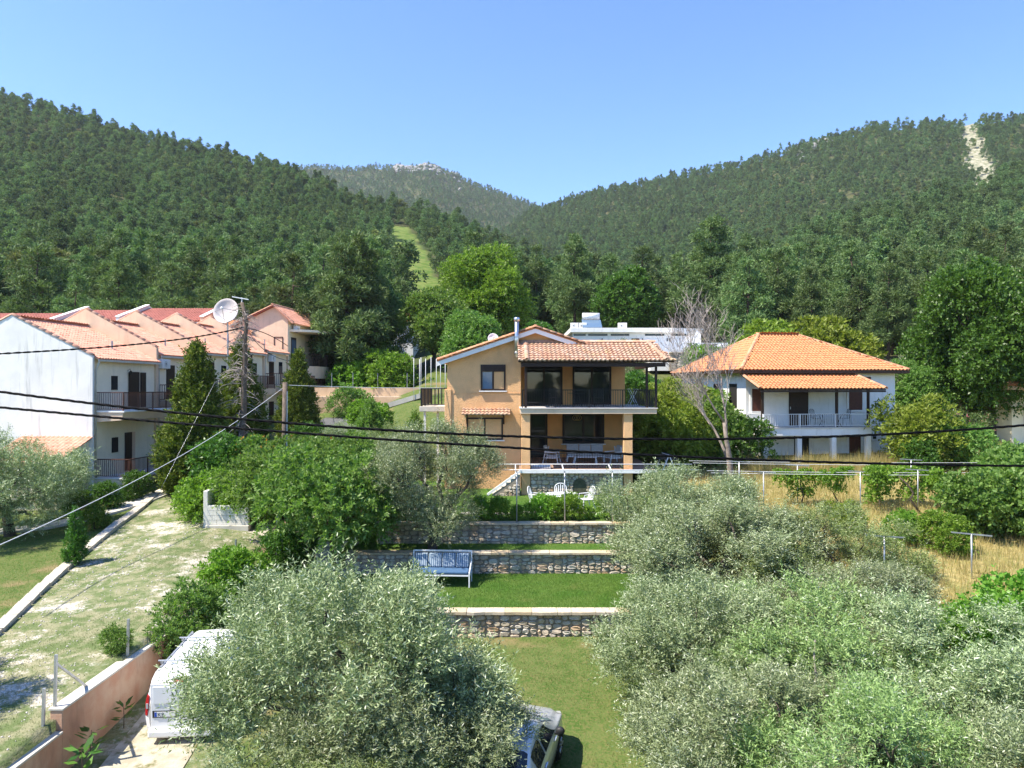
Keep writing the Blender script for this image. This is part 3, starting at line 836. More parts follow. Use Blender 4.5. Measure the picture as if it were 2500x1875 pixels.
fpost = [(-10.3, 16.32, -7.18, 1.15, 'tall galvanised fence post with a diagonal brace on the salmon wall', True), (-10.33, 15.95, -7.68, 1.05, 'short galvanised fence post just below the step of the salmon wall', False), (-10.25, 19.3, -7.18, 1.0, 'galvanised fence post on the salmon wall at the edge of the hedge', False),
         (-10.1, 26.4, -6.9, 1.35, 'rusty fence post behind the leafy hedge bush', False), (-9.3, 28.6, -6.6, 1.5, 'thin fence post beside the low end of the pink wall', False)]
for x, y, z, h, lb, br in fpost:
    t = thing('fence_post', lb, 'fence post', (x, y, z), 0, 'posts of the vanished wire fence')
    MB().beam((0,0,-.3), (.03,0,h), .055).build('post', G['metal_g'], t)
    if br: MB().beam((.02,.02,h*.82), (.06,1.15,-.05), .045).build('brace', G['metal_g'], t)
t = thing('broken_wall', 'broken end of the salmon boundary wall under the fruit tree', 'wall', (-9.75, 28.6, -7.3))
MB().prism([(-.14,0,0),(-.14,2.6,0),(-.14,2.6,1.5),(-.14,1.6,1.55),(-.14,.9,1.25),(-.14,0,1.0)], (.28,0,0)).build('wall_body', G['salmon_wall'], t)

# whitewashed block enclosure under the vine
t = thing('block_wall', 'whitewashed concrete block enclosure under the bright grape vine', 'wall', (-13.0, 30.9, float(ground_z(-12.2, 31)) - .05))
BLK = MB().box(-.5, .5, -.5, .5, -.5, .5).mesh('block', G['concrete_w'])
MB().box(0, 1.75, .02, .17, -.2, 1.0).build('mortar_core', G['concrete_w'], t)
MB().box(-.06, 1.8, -.12, .2, -.3, .16).build('footing', G['concrete'], t, bevel=.02)
for j in range(4):
    for i in range(5):
        x0 = max(0, i*.4 - (.2 if j % 2 else 0)); x1 = min(1.75, (i+1)*.4 - (.2 if j % 2 else 0))
        if x1 - x0 > .08: ob('block', BLK, t, ((x0+x1)/2, .09, .27 + j*.205), None, (x1-x0-.012, .19, .193))
MB().box(-.18, .015, .0, 1.9, -.3, 1.62).build('side_wall', G['concrete_w'], t, bevel=.02)
MB().box(0, 1.75, 1.7, 1.85, -.3, 1.0).build('back_wall', G['concrete_w'], t, bevel=.02)
# ------------------------------------------------------------------ building kit
def tile_unit(w_=.24, l=.38, thick=.018):
    """one S-shaped clay tile: x across, y up the slope, z out of the roof"""
    mb = MB(); prof = [(-.5,.010),(-.38,.042),(-.2,.060),(-.02,.042),(.1,.010),(.32,.004),(.5,.010)]
    n = len(prof); vs = []
    for y, up in ((0, .045), (l, 0)):
        for x, z in prof: vs.append((x*w_, y, z + up))
    for x, z in prof: vs.append((x*w_, .004, z + .045 - thick - .03))
    for x, z in prof: vs.append((x*w_, 0, z + .045))
    fs = [(i, i+1, n+i+1, n+i) for i in range(n-1)] + [(2*n+i, 2*n+i+1, 3*n+i+1, 3*n+i) for i in range(n-1)]
    return mb.add(vs, fs)
TU = tile_unit(); TO = tile_unit(); TO.v = [(x, y, z*.8 + (.03 if y == 0 else 0)) for x, y, z in TO.v]; TILE_OLD = TO.mesh('roof_tile', G['tile_old'], True)
TUV = np.array(TU.v); TUF = TU.f

def inside(poly, x, y):
    c = False; n = len(poly)
    for i in range(n):
        x1, y1 = poly[i]; x2, y2 = poly[(i+1) % n]
        if (y1 > y) != (y2 > y) and x < (x2-x1)*(y-y1)/(y2-y1) + x1: c = not c
    return c

TUL = TUV.copy(); TUL[:7, 2] -= .024; TUL[14:, 2] -= .024
def tile_slope(parent, O, U_, V_, poly, m, single=False, pu=.22, pv=.31, name='roof_tiles', under=True, sc=1.0, um=None):
    """tiles over a planar roof polygon given in (u along eave, v up slope) metres"""
    O = Vector(O); U_ = Vector(U_).normalized(); V_ = Vector(V_).normalized(); N_ = U_.cross(V_).normalized()
    us_ = [p[0] for p in poly]; vs_ = [p[1] for p in poly]
    if under:
        MB().prism([O + U_*a + V_*b_ - N_*.06 for a, b_ in poly], N_*.05).build('roof_deck', um or m, parent)
    rot = Matrix((U_, V_, N_)).transposed()
    mats = []
    v = min(vs_) - .02; row = 0
    while v < max(vs_) - .05:
        u = min(us_) + pu/2
        while u < max(us_):
            if inside(poly, u, min(v + pv*.5, max(vs_) - .03)): mats.append((u, v))
            u += pu
        v += pv; row += 1
    if single:
        for i, (u, v) in enumerate(mats):
            o = ob('roof_tile', TILE_OLD, parent)
            p = O + U_*u + V_*v + N_*(.002 + R.uniform(0, .008))
            o.matrix_local = Matrix.Translation(p) @ rot.to_4x4() @ Matrix.Rotation(R.uniform(-.025, .025), 4, 'Z')
        return
    if not mats: return
    A = np.array(mats); Rm = np.array(rot); k = len(TUV)
    loc = (TUL if m.name.startswith(('salmon', 'red')) else TUV).copy(); loc[:, 0] *= pu/.22; loc[:, 1] *= pv/.31
    jit = np.random.default_rng(len(A)).normal(size=(len(A), 3)) * .004
    P = (loc[None] + np.stack([A[:, 0], A[:, 1], np.full(len(A), .004)], 1)[:, None] + jit[:, None]) @ Rm.T + np.array(O)
    Q = np.array(TUF)[None] + (np.arange(len(A)) * k)[:, None, None]
    o = ob(name, np_mesh(name, P.reshape(-1, 3), Q.reshape(-1, 4), m, True), parent)
    o['kind'] = 'stuff'
    return o

def cap_mesh(l=.42, r=.11):
    mb = MB(); n = 6; vs = []
    for y, s in ((0, 1.0), (l, .86)):
        for k in range(n+1):
            a = math.pi * k/n; vs.append((math.cos(a)*r*s, y, math.sin(a)*r*s*.85))
    for k in range(n+1):
        a = math.pi * k/n; vs.append((math.cos(a)*r*.82, 0, math.sin(a)*r*.66))
    return mb.add(vs, [(i+1, i, n+1+i, n+2+i) for i in range(n)] + [(2*n+2+i+1, 2*n+2+i, i, i+1) for i in range(n)])
CAP = cap_mesh().mesh('ridge_tile', G['ridge'], True); CAP_OLD = cap_mesh(.42, .13).mesh('ridge_tile', G['tile_old'], True)
CAP_S = cap_mesh(.45, .12).mesh('coping_tile', mat('salmon_coping_tile', (.62,.33,.22), .25, 4, .85, rnd=[(.62,.34,.23),(.55,.28,.18),(.68,.44,.32)]), True)
def caps(parent, p, q, me=None, step=.36, name='ridge_tile'):
    p = Vector(p); q = Vector(q); d = (q - p); n = max(1, int(d.length/step)); d.normalize()
    x = d.cross(Vector((0,0,1))).normalized(); z = x.cross(d)
    M4 = Matrix((x, d, z)).transposed().to_4x4()
    for i in range(n):
        o = ob(name, me or CAP, parent)
        o.matrix_local = Matrix.Translation(p + d*(i*step*(q-p).length/(n*step))) @ M4

def window(parent, x0, x1, y, z0, z1, fr=None, gl=None, fw=.06, mull=1, sill=True, depth=.08, name='window', bars=0):
    """window in a wall facing -y: frame, panes, sill"""
    fr = fr or G['wood']; gl = gl or G['glass']
    f = MB(); d0, d1 = y - .03, y + depth
    f.box(x0, x0+fw, d0, d1, z0, z1).box(x1-fw, x1, d0, d1, z0, z1).box(x0+fw, x1-fw, d0, d1, z0, z0+fw).box(x0+fw, x1-fw, d0, d1, z1-fw, z1)
    n = mull + 1; wi = (x1-x0-2*fw)
    for i in range(1, n): f.box(x0+fw+wi*i/n-fw*.5, x0+fw+wi*i/n+fw*.5, d0+.005, d1, z0+fw, z1-fw)
    o = f.build(name, fr, parent)
    for i in range(n):
        a, b_ = x0+fw+wi*i/n+(fw*.5 if i else 0), x0+fw+wi*(i+1)/n-(fw*.5 if i < n-1 else 0)
        MB().box(a+.001, b_-.001, y+.012+.004*i, y+.03+.004*i, z0+fw+.001, z1-fw-.001).build('pane', gl, o)
        for k in range(bars):
            zz = z0+fw + (z1-z0-2*fw)*(k+1)/(bars+1); MB().box(a, b_, y-.005, y+.011, zz-.012, zz+.012).build('glazing_bar', fr, o)
    if sill: MB().box(x0-.08, x1+.08, y-.12, y-.031, z0-.06, z0-.005).build('sill', G['white'], o)
    return o

BAL = {}
def railing(parent, p, q, h, m, step=.12, bw=.018, post=1.6, name='railing', low=.09, pw=.045, top=.05):
    """top rail, bottom rail, posts and single balusters along a straight run (local coordinates)"""
    p = Vector(p); q = Vector(q); L_ = (q-p).length; d = (q-p).normalized(); zv = Vector((0,0,1))
    r = MB().beam(p + zv*h, q + zv*h, top, top*.8).beam(p + zv*low, q + zv*low, top*.6, top*.6).build(name, m, parent)
    key = (m.name, round(h, 2), bw)
    if key not in BAL: BAL[key] = MB().box(-bw/2, bw/2, -bw/2, bw/2, low, h).mesh('baluster', m)
    kp = (m.name, round(h, 2), pw, 'post')
    if kp not in BAL: BAL[kp] = MB().box(-pw/2, pw/2, -pw/2, pw/2, 0, h + .01).mesh('post', m)
    n = max(1, round(L_/post))
    for i in range(n+1): ob('post', BAL[kp], r, p + d*L_*min(.998, max(.002, i/n)))
    k = max(1, round(L_/step))
    for i in range(1, k): ob('baluster', BAL[key], r, p + d*(L_*i/k))
    return r

def ac_unit(loc, rz, label, group='air conditioner outdoor units', s=1.0):
    t = thing('air_conditioner', label, 'air conditioner', loc, rz, group); t.scale = (s, s, s)
    MB().box(-.4, .4, -.15, .15, 0, .56).build('case', G['ac'], t, bevel=.02)
    MB().lathe((-.1, -.152, .28), [(.21,0),(.205,.012),(.17,.014)], 18, (0,-1,0)).build('fan_ring', G['ac'], t, True)
    g = MB()
    for k in range(6): g.beam((-.1 + .19*math.cos(k*math.pi/6), -.162, .28 + .19*math.sin(k*math.pi/6)), (-.1 - .19*math.cos(k*math.pi/6), -.162, .28 - .19*math.sin(k*math.pi/6)), .012)
    g.build('grille', G['plastic'], t)
    MB().lathe((-.1, -.1515, .28), [(.17,-.002),(.17,.002)], 18, (0,-1,0)).build('fan', G['plastic'], t)
    MB().beam((-.3,0,-.02), (-.3,.2,-.02), .04).beam((.3,0,-.02), (.3,.2,-.02), .04).build('bracket', G['metal_g'], t)
    return t

def dish(loc, label, r, aim, stem, m=None):
    t = thing('satellite_dish', label, 'satellite dish', loc)
    a = Vector(aim).normalized(); c = Vector((0,0,stem))
    prof = [(.01,0)] + [(r*k/6, .32*r*(k/6)**2) for k in range(1, 7)] + [(r*1.0, .32*r+.02), (r*.97, .32*r+.025)] + [(r*k/6*.97, .32*r*(k/6)**2 + .03) for k in range(5, 0, -1)]
    MB().lathe(c, prof, 28, a).build('reflector', m or G['ac'], t, True)
    side = a.cross(Vector((0,0,1))).normalized(); up = side.cross(a)
    fp_ = c + a*r*.9
    arms = MB()
    for v in (side, -side, -up): arms.tube([c + v*r*.9 + a*.27*r, fp_], r*.015 + .006, 6)
    arms.build('feed_arm', G['metal_g'], t)
    MB().lathe(fp_ - a*.04, [(.02+r*.04,-.05),(.03+r*.06,0),(.03+r*.06,.1*r+.05),(.01,.1*r+.06)], 10, a).build('feed_horn', G['metal_w'], t, True)
    MB().tube([(0,0,0), (0,0,stem)], .02 + r*.03, 8).tube([(0,0,stem), c + a*.01], .05, 6).build('mast', G['metal_g'], t)
    return t
# ------------------------------------------------------------------ the orange house
H0 = thing('orange_house', 'two-storey orange stucco house with a tiled veranda roof and stone terrace base', 'house', (0, 37, -5.25))
def hz(z): return z + 5.25          # eye-level heights to house-local
Bz = hz(0)
# local x as world x, local y = depth from the gable wall
XL, XR, XM = -3.32, 6.45, .45
def gable_top(x): return hz(3.03) - .337*abs(x - 1.18) - .12
w_ = MB()
w_.prism([(XL,0,-.3),(XM,0,-.3),(XM,0,gable_top(XM)),(XL,0,gable_top(XL))], (0,9.6,0))
w_.build('wall', G['orange'], H0)
MB().prism([(XM+.002,4.3,-.3),(XR,4.3,-.3),(XR,4.3,hz(1.28)),(XM+.002,4.3,hz(1.28))], (0,5.2,0)).build('recessed_wall', G['orange_in'], H0)
MB().prism([(XM+.002,.02,hz(1.5)),(5.4,.02,hz(1.5)),(4.6,.02,gable_top(4.6)-.02),(1.18,.02,gable_top(1.18)),(XM+.002,.02,gable_top(XM))], (0,.3,0)).build('gable', G['orange'], H0)
MB().box(XM+.01, XR, .05, 9.4, hz(1.285), hz(1.36)).build('ceiling', G['wood'], H0)
# left pilaster
MB().box(XL-.12, XL+.22, -.06, .4, -.3, hz(-.1)).build('pilaster', G['orange'], H0, bevel=.02)
MB().box(XL+.225, XM-.01, -.02, -.001, hz(-.33), hz(-.30)).build('string_course', G['orange'], H0)
# main roof
rd = thing  # alias kept short
def gab(x, dz=0.0): return hz(3.03) - .337*abs(x - 1.18) + dz
EL, ER = -3.78, 6.2
for sgn, xe in ((-1, EL), (1, ER)):
    ang = math.atan(.337); sl = abs(xe - 1.18)/math.cos(ang)
    Oe = Vector((xe, -.42 if sgn < 0 else 10.2, gab(xe)))
    U_ = Vector((0, -1, 0)) if sgn < 0 else Vector((0, 1, 0))
    if sgn < 0: Oe = Vector((xe, 10.2, gab(xe)))
    else: Oe = Vector((xe, -.42, gab(xe)))
    V_ = Vector((-sgn*math.cos(ang), 0, math.sin(ang)))
    tile_slope(H0, Oe, U_, V_, [(0,0),(10.62,0),(10.62,sl),(0,sl)], G['tile_orange'])
caps(H0, (1.18, -.45, gab(1.18) + .05), (1.18, 10.2, gab(1.18) + .05))
for a, b_ in (((EL, -.40), (1.18, -.40)), ((4.4, -.40), (1.18, -.40))):
    caps(H0, (a[0], a[1], gab(a[0]) + .03), (b_[0], b_[1], gab(b_[0]) + .03), CAP, .34, 'verge_tile')
f = MB()
for x0, x1 in ((EL-.02, 1.18), (1.18, 3.25)):
    f.prism([(x0,-.40,gab(x0)-.07),(x1,-.40,gab(x1)-.07),(x1,-.40,gab(x1)-.29),(x0,-.40,gab(x0)-.29)], (0,.06,0))
f.build('verge_board', G['white'], H0)
MB().prism([(EL,-.33,gab(EL)-.10),(1.18,-.33,gab(1.18)-.10),(4.4,-.33,gab(4.4)-.10),(4.4,-.33,gab(4.4)-.15),(1.18,-.33,gab(1.18)-.15),(EL,-.33,gab(EL)-.15)], (0,.33,0)).build('soffit', G['white'], H0)
# veranda: slab, posts, roof
MB().box(.40, 6.98, -2.15, 4.29, hz(-1.29), hz(-1.05)).build('balcony_slab', G['peach'], H0, bevel=.01)
MB().box(.36, 7.02, -2.20, 4.28, hz(-1.05)+.001, hz(-1.0)).build('balcony_floor', G['floor_w'], H0, bevel=.008)
for x in (.45, 5.4): MB().box(x, x+.43, -2.05, -1.62, -.05, hz(-1.295)).build('pillar', G['orange'], H0, bevel=.02)
MB().box(.36, 6.98, -2.2, 4.28, hz(-4.12), hz(-4.0)).build('terrace_floor', G['tile_floor'], H0)
MB().box(.34, 7.0, -2.24, -2.201, hz(-4.14), hz(-3.97)).build('terrace_edge', G['white'], H0)
vr_z0, vr_z1, vr_y0, vr_y1 = hz(1.24), hz(2.26), -2.5, -.05
sl = math.hypot(vr_y1 - vr_y0, vr_z1 - vr_z0); Vv = Vector((0, vr_y1 - vr_y0, vr_z1 - vr_z0))
tile_slope(H0, (.30, vr_y0, vr_z0), (1,0,0), Vv, [(0,0),(7.45,0),(6.95,sl),(0,sl)], G['tile_old'], True, .215, .315, um=G['wood'])
def vrp(u, v): return Vector((.30 + u, vr_y0, vr_z0)) + Vv.normalized()*v + Vector((0,0,.06))
caps(H0, vrp(.42, 0), vrp(.38, sl), CAP_OLD); caps(H0, vrp(7.1, 0), vrp(6.62, sl), CAP_OLD)
caps(H0, vrp(0.05, sl - .05), vrp(6.95, sl - .05), CAP_OLD)
MB().box(.45, 7.35, -2.38, -2.26, hz(.98), hz(1.17)).build('eave_beam', G['wood'], H0)
MB().box(.45, .57, -2.2, .0, hz(1.0), hz(1.17)).box(7.0, 7.12, -2.2, 4.2, hz(1.0), hz(1.17)).build('side_beam', G['wood'], H0)
for x, y in ((.66, -2.1), (6.52, -2.0), (6.95, -2.08)): MB().box(x-.055, x+.055, y-.055, y+.055, hz(-1.0), hz(.98)).build('veranda_post', G['wood'], H0)
MB().prism([(7.5,vr_y0+.03,vr_z0-.02),(7.1,vr_y1,vr_z1-.03),(7.1,vr_y1,vr_z1-.25),(7.3,vr_y0+.6,vr_z0-.05)], (.05,0,0)).build('verge_board', G['wood'], H0)
# windows and doors of the recessed veranda walls
yr = 4.3
window(H0, .78, 2.88, yr-.04, hz(-1.0)+.005, hz(1.22), mull=1, sill=False, fw=.09, name='sliding_door')
window(H0, 3.46, 5.66, yr-.04, hz(-1.0)+.005, hz(1.22), mull=1, sill=False, fw=.10, name='sliding_door')
d = window(H0, 1.0, 2.02, yr-.04, hz(-4.0)+.005, hz(-1.5), mull=0, sill=False, fw=.12, name='terrace_door', gl=G['glass'])
window(H0, 2.88, 5.26, yr-.04, hz(-3.22), hz(-1.5), mull=1, fw=.12)
w1 = window(H0, -1.60, -.33, -.01, hz(-.18), hz(.87), mull=1, fw=.085, depth=.06)
MB().box(-1.60, -.33, -.05, .0, hz(.872), hz(1.15)).build('shutter_box', G['wood'], H0)
MB().box(-1.51, -1.01, -.004, -.001, hz(-.09), hz(.78)).build('blind', G['glass_b'], H0)
window(H0, -2.32, -.46, -.01, hz(-2.7), hz(-1.56), mull=1, fw=.08, depth=.05)
# awning over the lower window
aw = MB().box(-2.5, -.16, -.55, -.0, hz(-1.36), hz(-1.33)).build('awning_deck', G['wood'], H0)
tile_slope(H0, (-2.52, -.62, hz(-1.42)), (1,0,0), (0,.62,.26), [(0,0),(2.38,0),(2.38,.68),(0,.68)], G['tile_old'], True, .2, .30, under=False)
for x in (-2.3, -.42): MB().beam((x,-.5,hz(-1.38)), (x,-.03,hz(-1.85)), .07).beam((x,-.02,hz(-1.9)), (x,-.02,hz(-1.38)), .07).build('bracket', G['wood'], H0)
# flue
MB().tube([(.24,-.52,hz(1.5)), (.24,-.52,hz(3.35))], .11, 14).build('flue_pipe', G['steel'], H0, True)
MB().lathe((.24,-.52,hz(3.33)), [(.12,0),(.15,.02),(.15,.14),(.11,.19),(.02,.2)], 14).build('flue_cap', G['steel'], H0, True)
for z in (1.7, 2.5): MB().box(.12, .36, -.64, -.02, hz(z), hz(z)+.05).build('flue_bracket', G['metal_g'], H0)
# railings
railing(H0, (.5,-2.12,hz(-1.0)), (6.95,-2.12,hz(-1.0)), .86, G['iron'], .115, .016, 1.6, top=.045)
railing(H0, (6.95,-2.05,hz(-1.0)), (6.95,4.2,hz(-1.0)), .86, G['iron'], .13, .016, 1.6, top=.045)
railing(H0, (.9,-2.0,hz(-4.0)), (5.38,-2.0,hz(-4.0)), .80, G['iron'], .125, .014, 2.2, top=.035)
# west balcony
MB().box(-4.9, XL-.005, 1.3, 6.2, hz(-1.3), hz(-1.02)).build('west_balcony_slab', G['concrete'], H0, bevel=.02)
railing(H0, (-4.8,1.4,hz(-1.02)), (XL-.05,1.4,hz(-1.02)), .95, G['iron'], .17, .06, 1.5, pw=.1, top=.07)
railing(H0, (-4.8,1.45,hz(-1.02)), (-4.8,6.1,hz(-1.02)), .95, G['iron'], .2, .06, 1.5, pw=.1, top=.07)
for x in (-4.7, -4.0): MB().box(x-.06, x+.06, 2.0, 2.12, -.2, hz(-1.301)).build('balcony_post', G['metal_w'], H0)
# stone base with arched niche
base = MB().box(.9, 5.36, -2.02, -1.6, -.3, hz(-4.15)).build('terrace_base', G['mortar'], H0)
bs = ob('base_stonework', None, H0, (.9, -2.05, -.02)); 
stone_wall('', '', .9, 5.36, 0, 0, hz(-4.15)+.02, .1, 11, 0, bs, hole=(2.02, 2.72, .86), wmax=.36, hmax=.24)
a = MB(); n = 10; arc = [(.30*math.cos(math.pi*k/n), 0, .55 + .30*math.sin(math.pi*k/n)) for k in range(n+1)] + [(-.30,0,0),(.30,0,0)]
a.prism([(2.37+x, -.012, z) for x, y, z in arc], (0,.05,0)); a.build('arched_niche', mat('dark_niche', (.10,.10,.06), .4, 5, .9, .4, 20), bs)  # flat panel in a dark olive tone, flush with the stonework
for k in range(9):
    a0 = math.pi*(k+.5)/9; ob('stone', STONES[k], bs, (2.37 + .40*math.cos(a0), -.04, .55 + .40*math.sin(a0)), (0, -a0 + math.pi/2, 0), (.13, .12, .17))
for s in (-1, 1):
    for k in range(3): ob('stone', STONES[k+3], bs, (2.37 + s*.40, -.04, .10 + k*.19), None, (.17, .12, .18))
# stair with a white string at the west end of the terrace
st = MB()
for i in range(6): st.box(-.95 + i*.22, .40, -2.2, -.9, -.1 + i*.19, .09 + i*.19)
st.build('stair', G['concrete'], H0)
MB().prism([(-1.2,-2.3,.0),(.42,-2.3,1.16),(.42,-2.3,1.30),(-1.2,-2.3,.14)], (0,.1,0)).build('stair_string', G['white'], H0)
sb = ob('stair_stonework', None, H0, (-.6, -2.29, -.02))
rr = random.Random(77); out = []; rubble(0, .98, 0, .8, rr, .36, .24, out)
MB().prism([(-.35,.02,-.2),(1.0,.02,-.2),(1.0,.02,.98),(-.35,.02,.12)], (0,.3,0)).build('core', G['mortar'], sb)
for a0, b0, c0, d0 in out:
    if d0 < .12 + (a0+.35)*.62: ob('stone', STONES[rr.randrange(12)], sb, ((a0+b0)/2, -.03, (c0+d0)/2), None, (b0-a0-.018, .1, d0-c0-.018))
# ring lamp seen behind the terrace window
lp = thing('ring_lamp', 'gold triple ring lamp glimpsed in the big ground floor window', 'lamp', (3.7, 41.18, -1.75))
for k in range(3):
    c = MB(); pts = [(.13*math.cos(6.283*i/18) + (k-1)*.12, 0, .15*math.sin(6.283*i/18)) for i in range(19)]
    c.tube(pts, .012, 6, False); c.build('ring', mat('gold_metal', (.75,.55,.22), .1, 5, .3, metal=.8) if k == 0 else bpy.data.materials['gold_metal'], lp)
dish((-1.05, 40.0, 2.20), 'small white satellite dish on the west slope of the orange house roof', .30, (.15, -1, .35), .45, G['metal_w'])
# ------------------------------------------------------------------ terrace and garden furniture
def place(fn, *a): return fn(*a)
TZ = -3.998
def sofa(loc):
    t = thing('outdoor_sofa', 'grey three-seat outdoor sofa on the ground floor terrace', 'sofa', loc)
    MB().box(-1.02, 1.02, -.36, .36, .26, .32).build('seat_frame', G['metal_w'], t)
    for x in (-.98, .98):
        for y in (-.34, .34): MB().beam((x*1.04, y*1.05, 0), (x*.97, y, .30), .05).build('leg', G['metal_w'], t)
    for i in range(3):
        MB().box(-.99 + i*.665, -.35 + i*.665, -.36, .24, .325, .45).build('seat_cushion', G['cushion_g'], t, bevel=.04)
        MB().prism([(-.99 + i*.665, .20, .42),(-.35 + i*.665, .20, .42),(-.35 + i*.665, .32, .86),(-.99 + i*.665, .32, .86)], (0,.13,0)).build('back_cushion', G['cushion_g'], t, bevel=.035)
    return t
sofa((3.95, 39.0, TZ))
def armchair(loc, rz, label):
    t = thing('outdoor_armchair', label, 'armchair', loc, rz, 'grey terrace armchairs')
    for s in (-1, 1):
        for y0, y1 in ((-.38, -.28), (.42, .25)): MB().beam((s*.36, y0, 0), (s*.34, y1, .56 if y0 < 0 else .85), .045).build('leg', G['metal_w'], t)
        MB().beam((s*.35, -.32, .57), (s*.35, .34, .60), .06, .04).build('armrest', G['metal_w'], t)
    MB().box(-.33, .33, -.33, .30, .26, .31).build('seat_frame', G['metal_w'], t)
    MB().box(-.31, .31, -.33, .24, .312, .43).build('seat_cushion', G['cushion_g'], t, bevel=.04)
    MB().prism([(-.31,.18,.40),(.31,.18,.40),(.26,.33,.92),(-.26,.33,.92)], (0,.11,0)).build('back_cushion', G['cushion_g'], t, bevel=.04)
armchair((2.12, 38.2, TZ), math.radians(75), 'grey cushioned terrace armchair beside the dark door')
armchair((5.35, 38.2, TZ), math.radians(-70), 'grey cushioned terrace armchair near the outer pillar')
t = thing('coffee_table', 'low white-legged coffee table in front of the grey sofa', 'table', (3.8, 37.6, TZ))
MB().box(-.62, .62, -.3, .3, .36, .40).build('table_top', G['metal_w'], t, bevel=.01)
for x in (-.55, .55):
    for y in (-.25, .25): MB().beam((x*1.08, y*1.05, 0), (x*.95, y, .37), .045).build('leg', G['metal_w'], t)
t = thing('sun_lounger', 'white folded lounger cushion lying by the terrace edge', 'lounger', (1.4, 35.45, TZ))
MB().box(-.5, .5, -.3, .3, .0, .09).build('pad', G['metal_w'], t, bevel=.03); MB().box(-.5, .5, .05, .32, .092, .17).build('folded_pad', G['metal_w'], t, bevel=.03)

def iron_chair(loc, rz, label, m, group, cat='chair'):
    t = thing('balcony_chair', label, cat, loc, rz, group)
    for s in (-1, 1):
        MB().tube([(s*.22,-.22,0),(s*.21,-.2,.44)], .012, 6).build('leg', m, t); MB().tube([(s*.22,.24,0),(s*.21,.2,.44),(s*.2,.28,.92)], .012, 6).build('leg', m, t)
        MB().tube([(s*.21,-.2,.44),(s*.23,-.18,.66),(s*.21,.22,.66)], .012, 6).build('armrest', m, t)
    MB().lathe((0,0,.44), [(.02,0),(.23,0),(.24,.015),(.02,.02)], 16).build('seat', m, t)
    b_ = MB().tube([(-.2,.28,.92),(-.1,.30,.98),(.1,.30,.98),(.2,.28,.92)], .013, 6)
    for k in range(5): b_.tube([(-.14+.07*k,.22,.46),(-.14+.07*k,.29,.95)], .008, 5)
    b_.build('backrest', m, t)
    return t
BZ = -.998
iron_chair((2.15, 36.6, BZ), .2, 'black balcony chair outside the first upper sliding door', G['iron'], 'black balcony chairs')
iron_chair((4.4, 36.6, BZ), -.2, 'black balcony chair outside the second upper sliding door', G['iron'], 'black balcony chairs')
t = thing('balcony_table', 'dark balcony table between the two balcony chairs', 'table', (3.25, 36.6, BZ))
MB().lathe((0,0,.68), [(.02,0),(.42,0),(.43,.02),(.02,.025)], 20).build('table_top', G['iron'], t)
for k in range(3): MB().tube([(.3*math.cos(k*2.1), .3*math.sin(k*2.1), 0), (.1*math.cos(k*2.1), .1*math.sin(k*2.1), .68)], .015, 6).build('leg', G['iron'], t)
t = thing('drying_rack', 'folding metal drying rack at the outer end of the balcony', 'rack', (6.2, 37.2, BZ))
for s in (-.35, .35): MB().tube([(-.25,s,0),(.2,s,.9)], .012, 6).tube([(.25,s,0),(-.2,s,.9)], .012, 6).build('leg', G['metal_w'], t)
r_ = MB()
for k in range(7): r_.tube([(-.25+.08*k,-.45,.9),(-.25+.08*k,.45,.9)], .007, 5)
r_.build('top_rods', G['metal_w'], t)

def garden_chair(loc, rz, label):
    t = thing('garden_chair', label, 'chair', loc, rz, 'white garden chairs')
    for s in (-1, 1):
        MB().beam((s*.25,-.27,0), (s*.22,-.22,.42), .035).build('leg', G['metal_w'], t); MB().beam((s*.25,.32,0), (s*.21,.2,.42), .035).build('leg', G['metal_w'], t)
        MB().tube([(s*.25,-.25,.42),(s*.28,-.2,.64),(s*.26,.26,.66)], .018, 6).build('armrest', G['metal_w'], t)
    MB().box(-.25, .25, -.25, .22, .41, .44).build('seat', G['metal_w'], t, bevel=.01)
    b_ = MB(); n = 9
    arc = [(.27*math.cos(math.pi*k/n), .30 + .04*math.sin(math.pi*k/n), .75 + .22*math.sin(math.pi*k/n)) for k in range(n+1)]
    b_.tube([(.23,.21,.43)] + arc + [(-.23,.21,.43)], .02, 6)
    for k in range(5): b_.beam((-.16+.08*k,.215,.43), (-.2+.1*k,.31,.93 - .04*abs(k-2)**1.2), .035, .012)
    b_.build('backrest', G['metal_w'], t)
gz = up_z(0, 31.9)
t = thing('garden_table', 'white oval garden table on the upper lawn', 'table', (2.15, 31.6, gz))
c = MB(); n = 24; c.prism([(.72*math.cos(6.283*k/n), .45*math.sin(6.283*k/n), .66) for k in range(n)], (0,0,.035)); c.build('table_top', G['metal_w'], t)
for x in (-.42, .42):
    for y in (-.25, .25): MB().beam((x*1.15, y*1.15, 0), (x*.8, y*.8, .66), .05).build('leg', G['metal_w'], t)
garden_chair((1.05, 31.7, gz), math.radians(75), 'white garden chair left of the oval garden table')
garden_chair((2.2, 32.5, gz), math.radians(0), 'white garden chair behind the oval garden table')
garden_chair((3.25, 31.7, gz), math.radians(-70), 'white garden chair right of the oval garden table')
garden_chair((-4.2, 31.8, gz), math.radians(20), 'white garden chair standing apart behind the olive trunk')

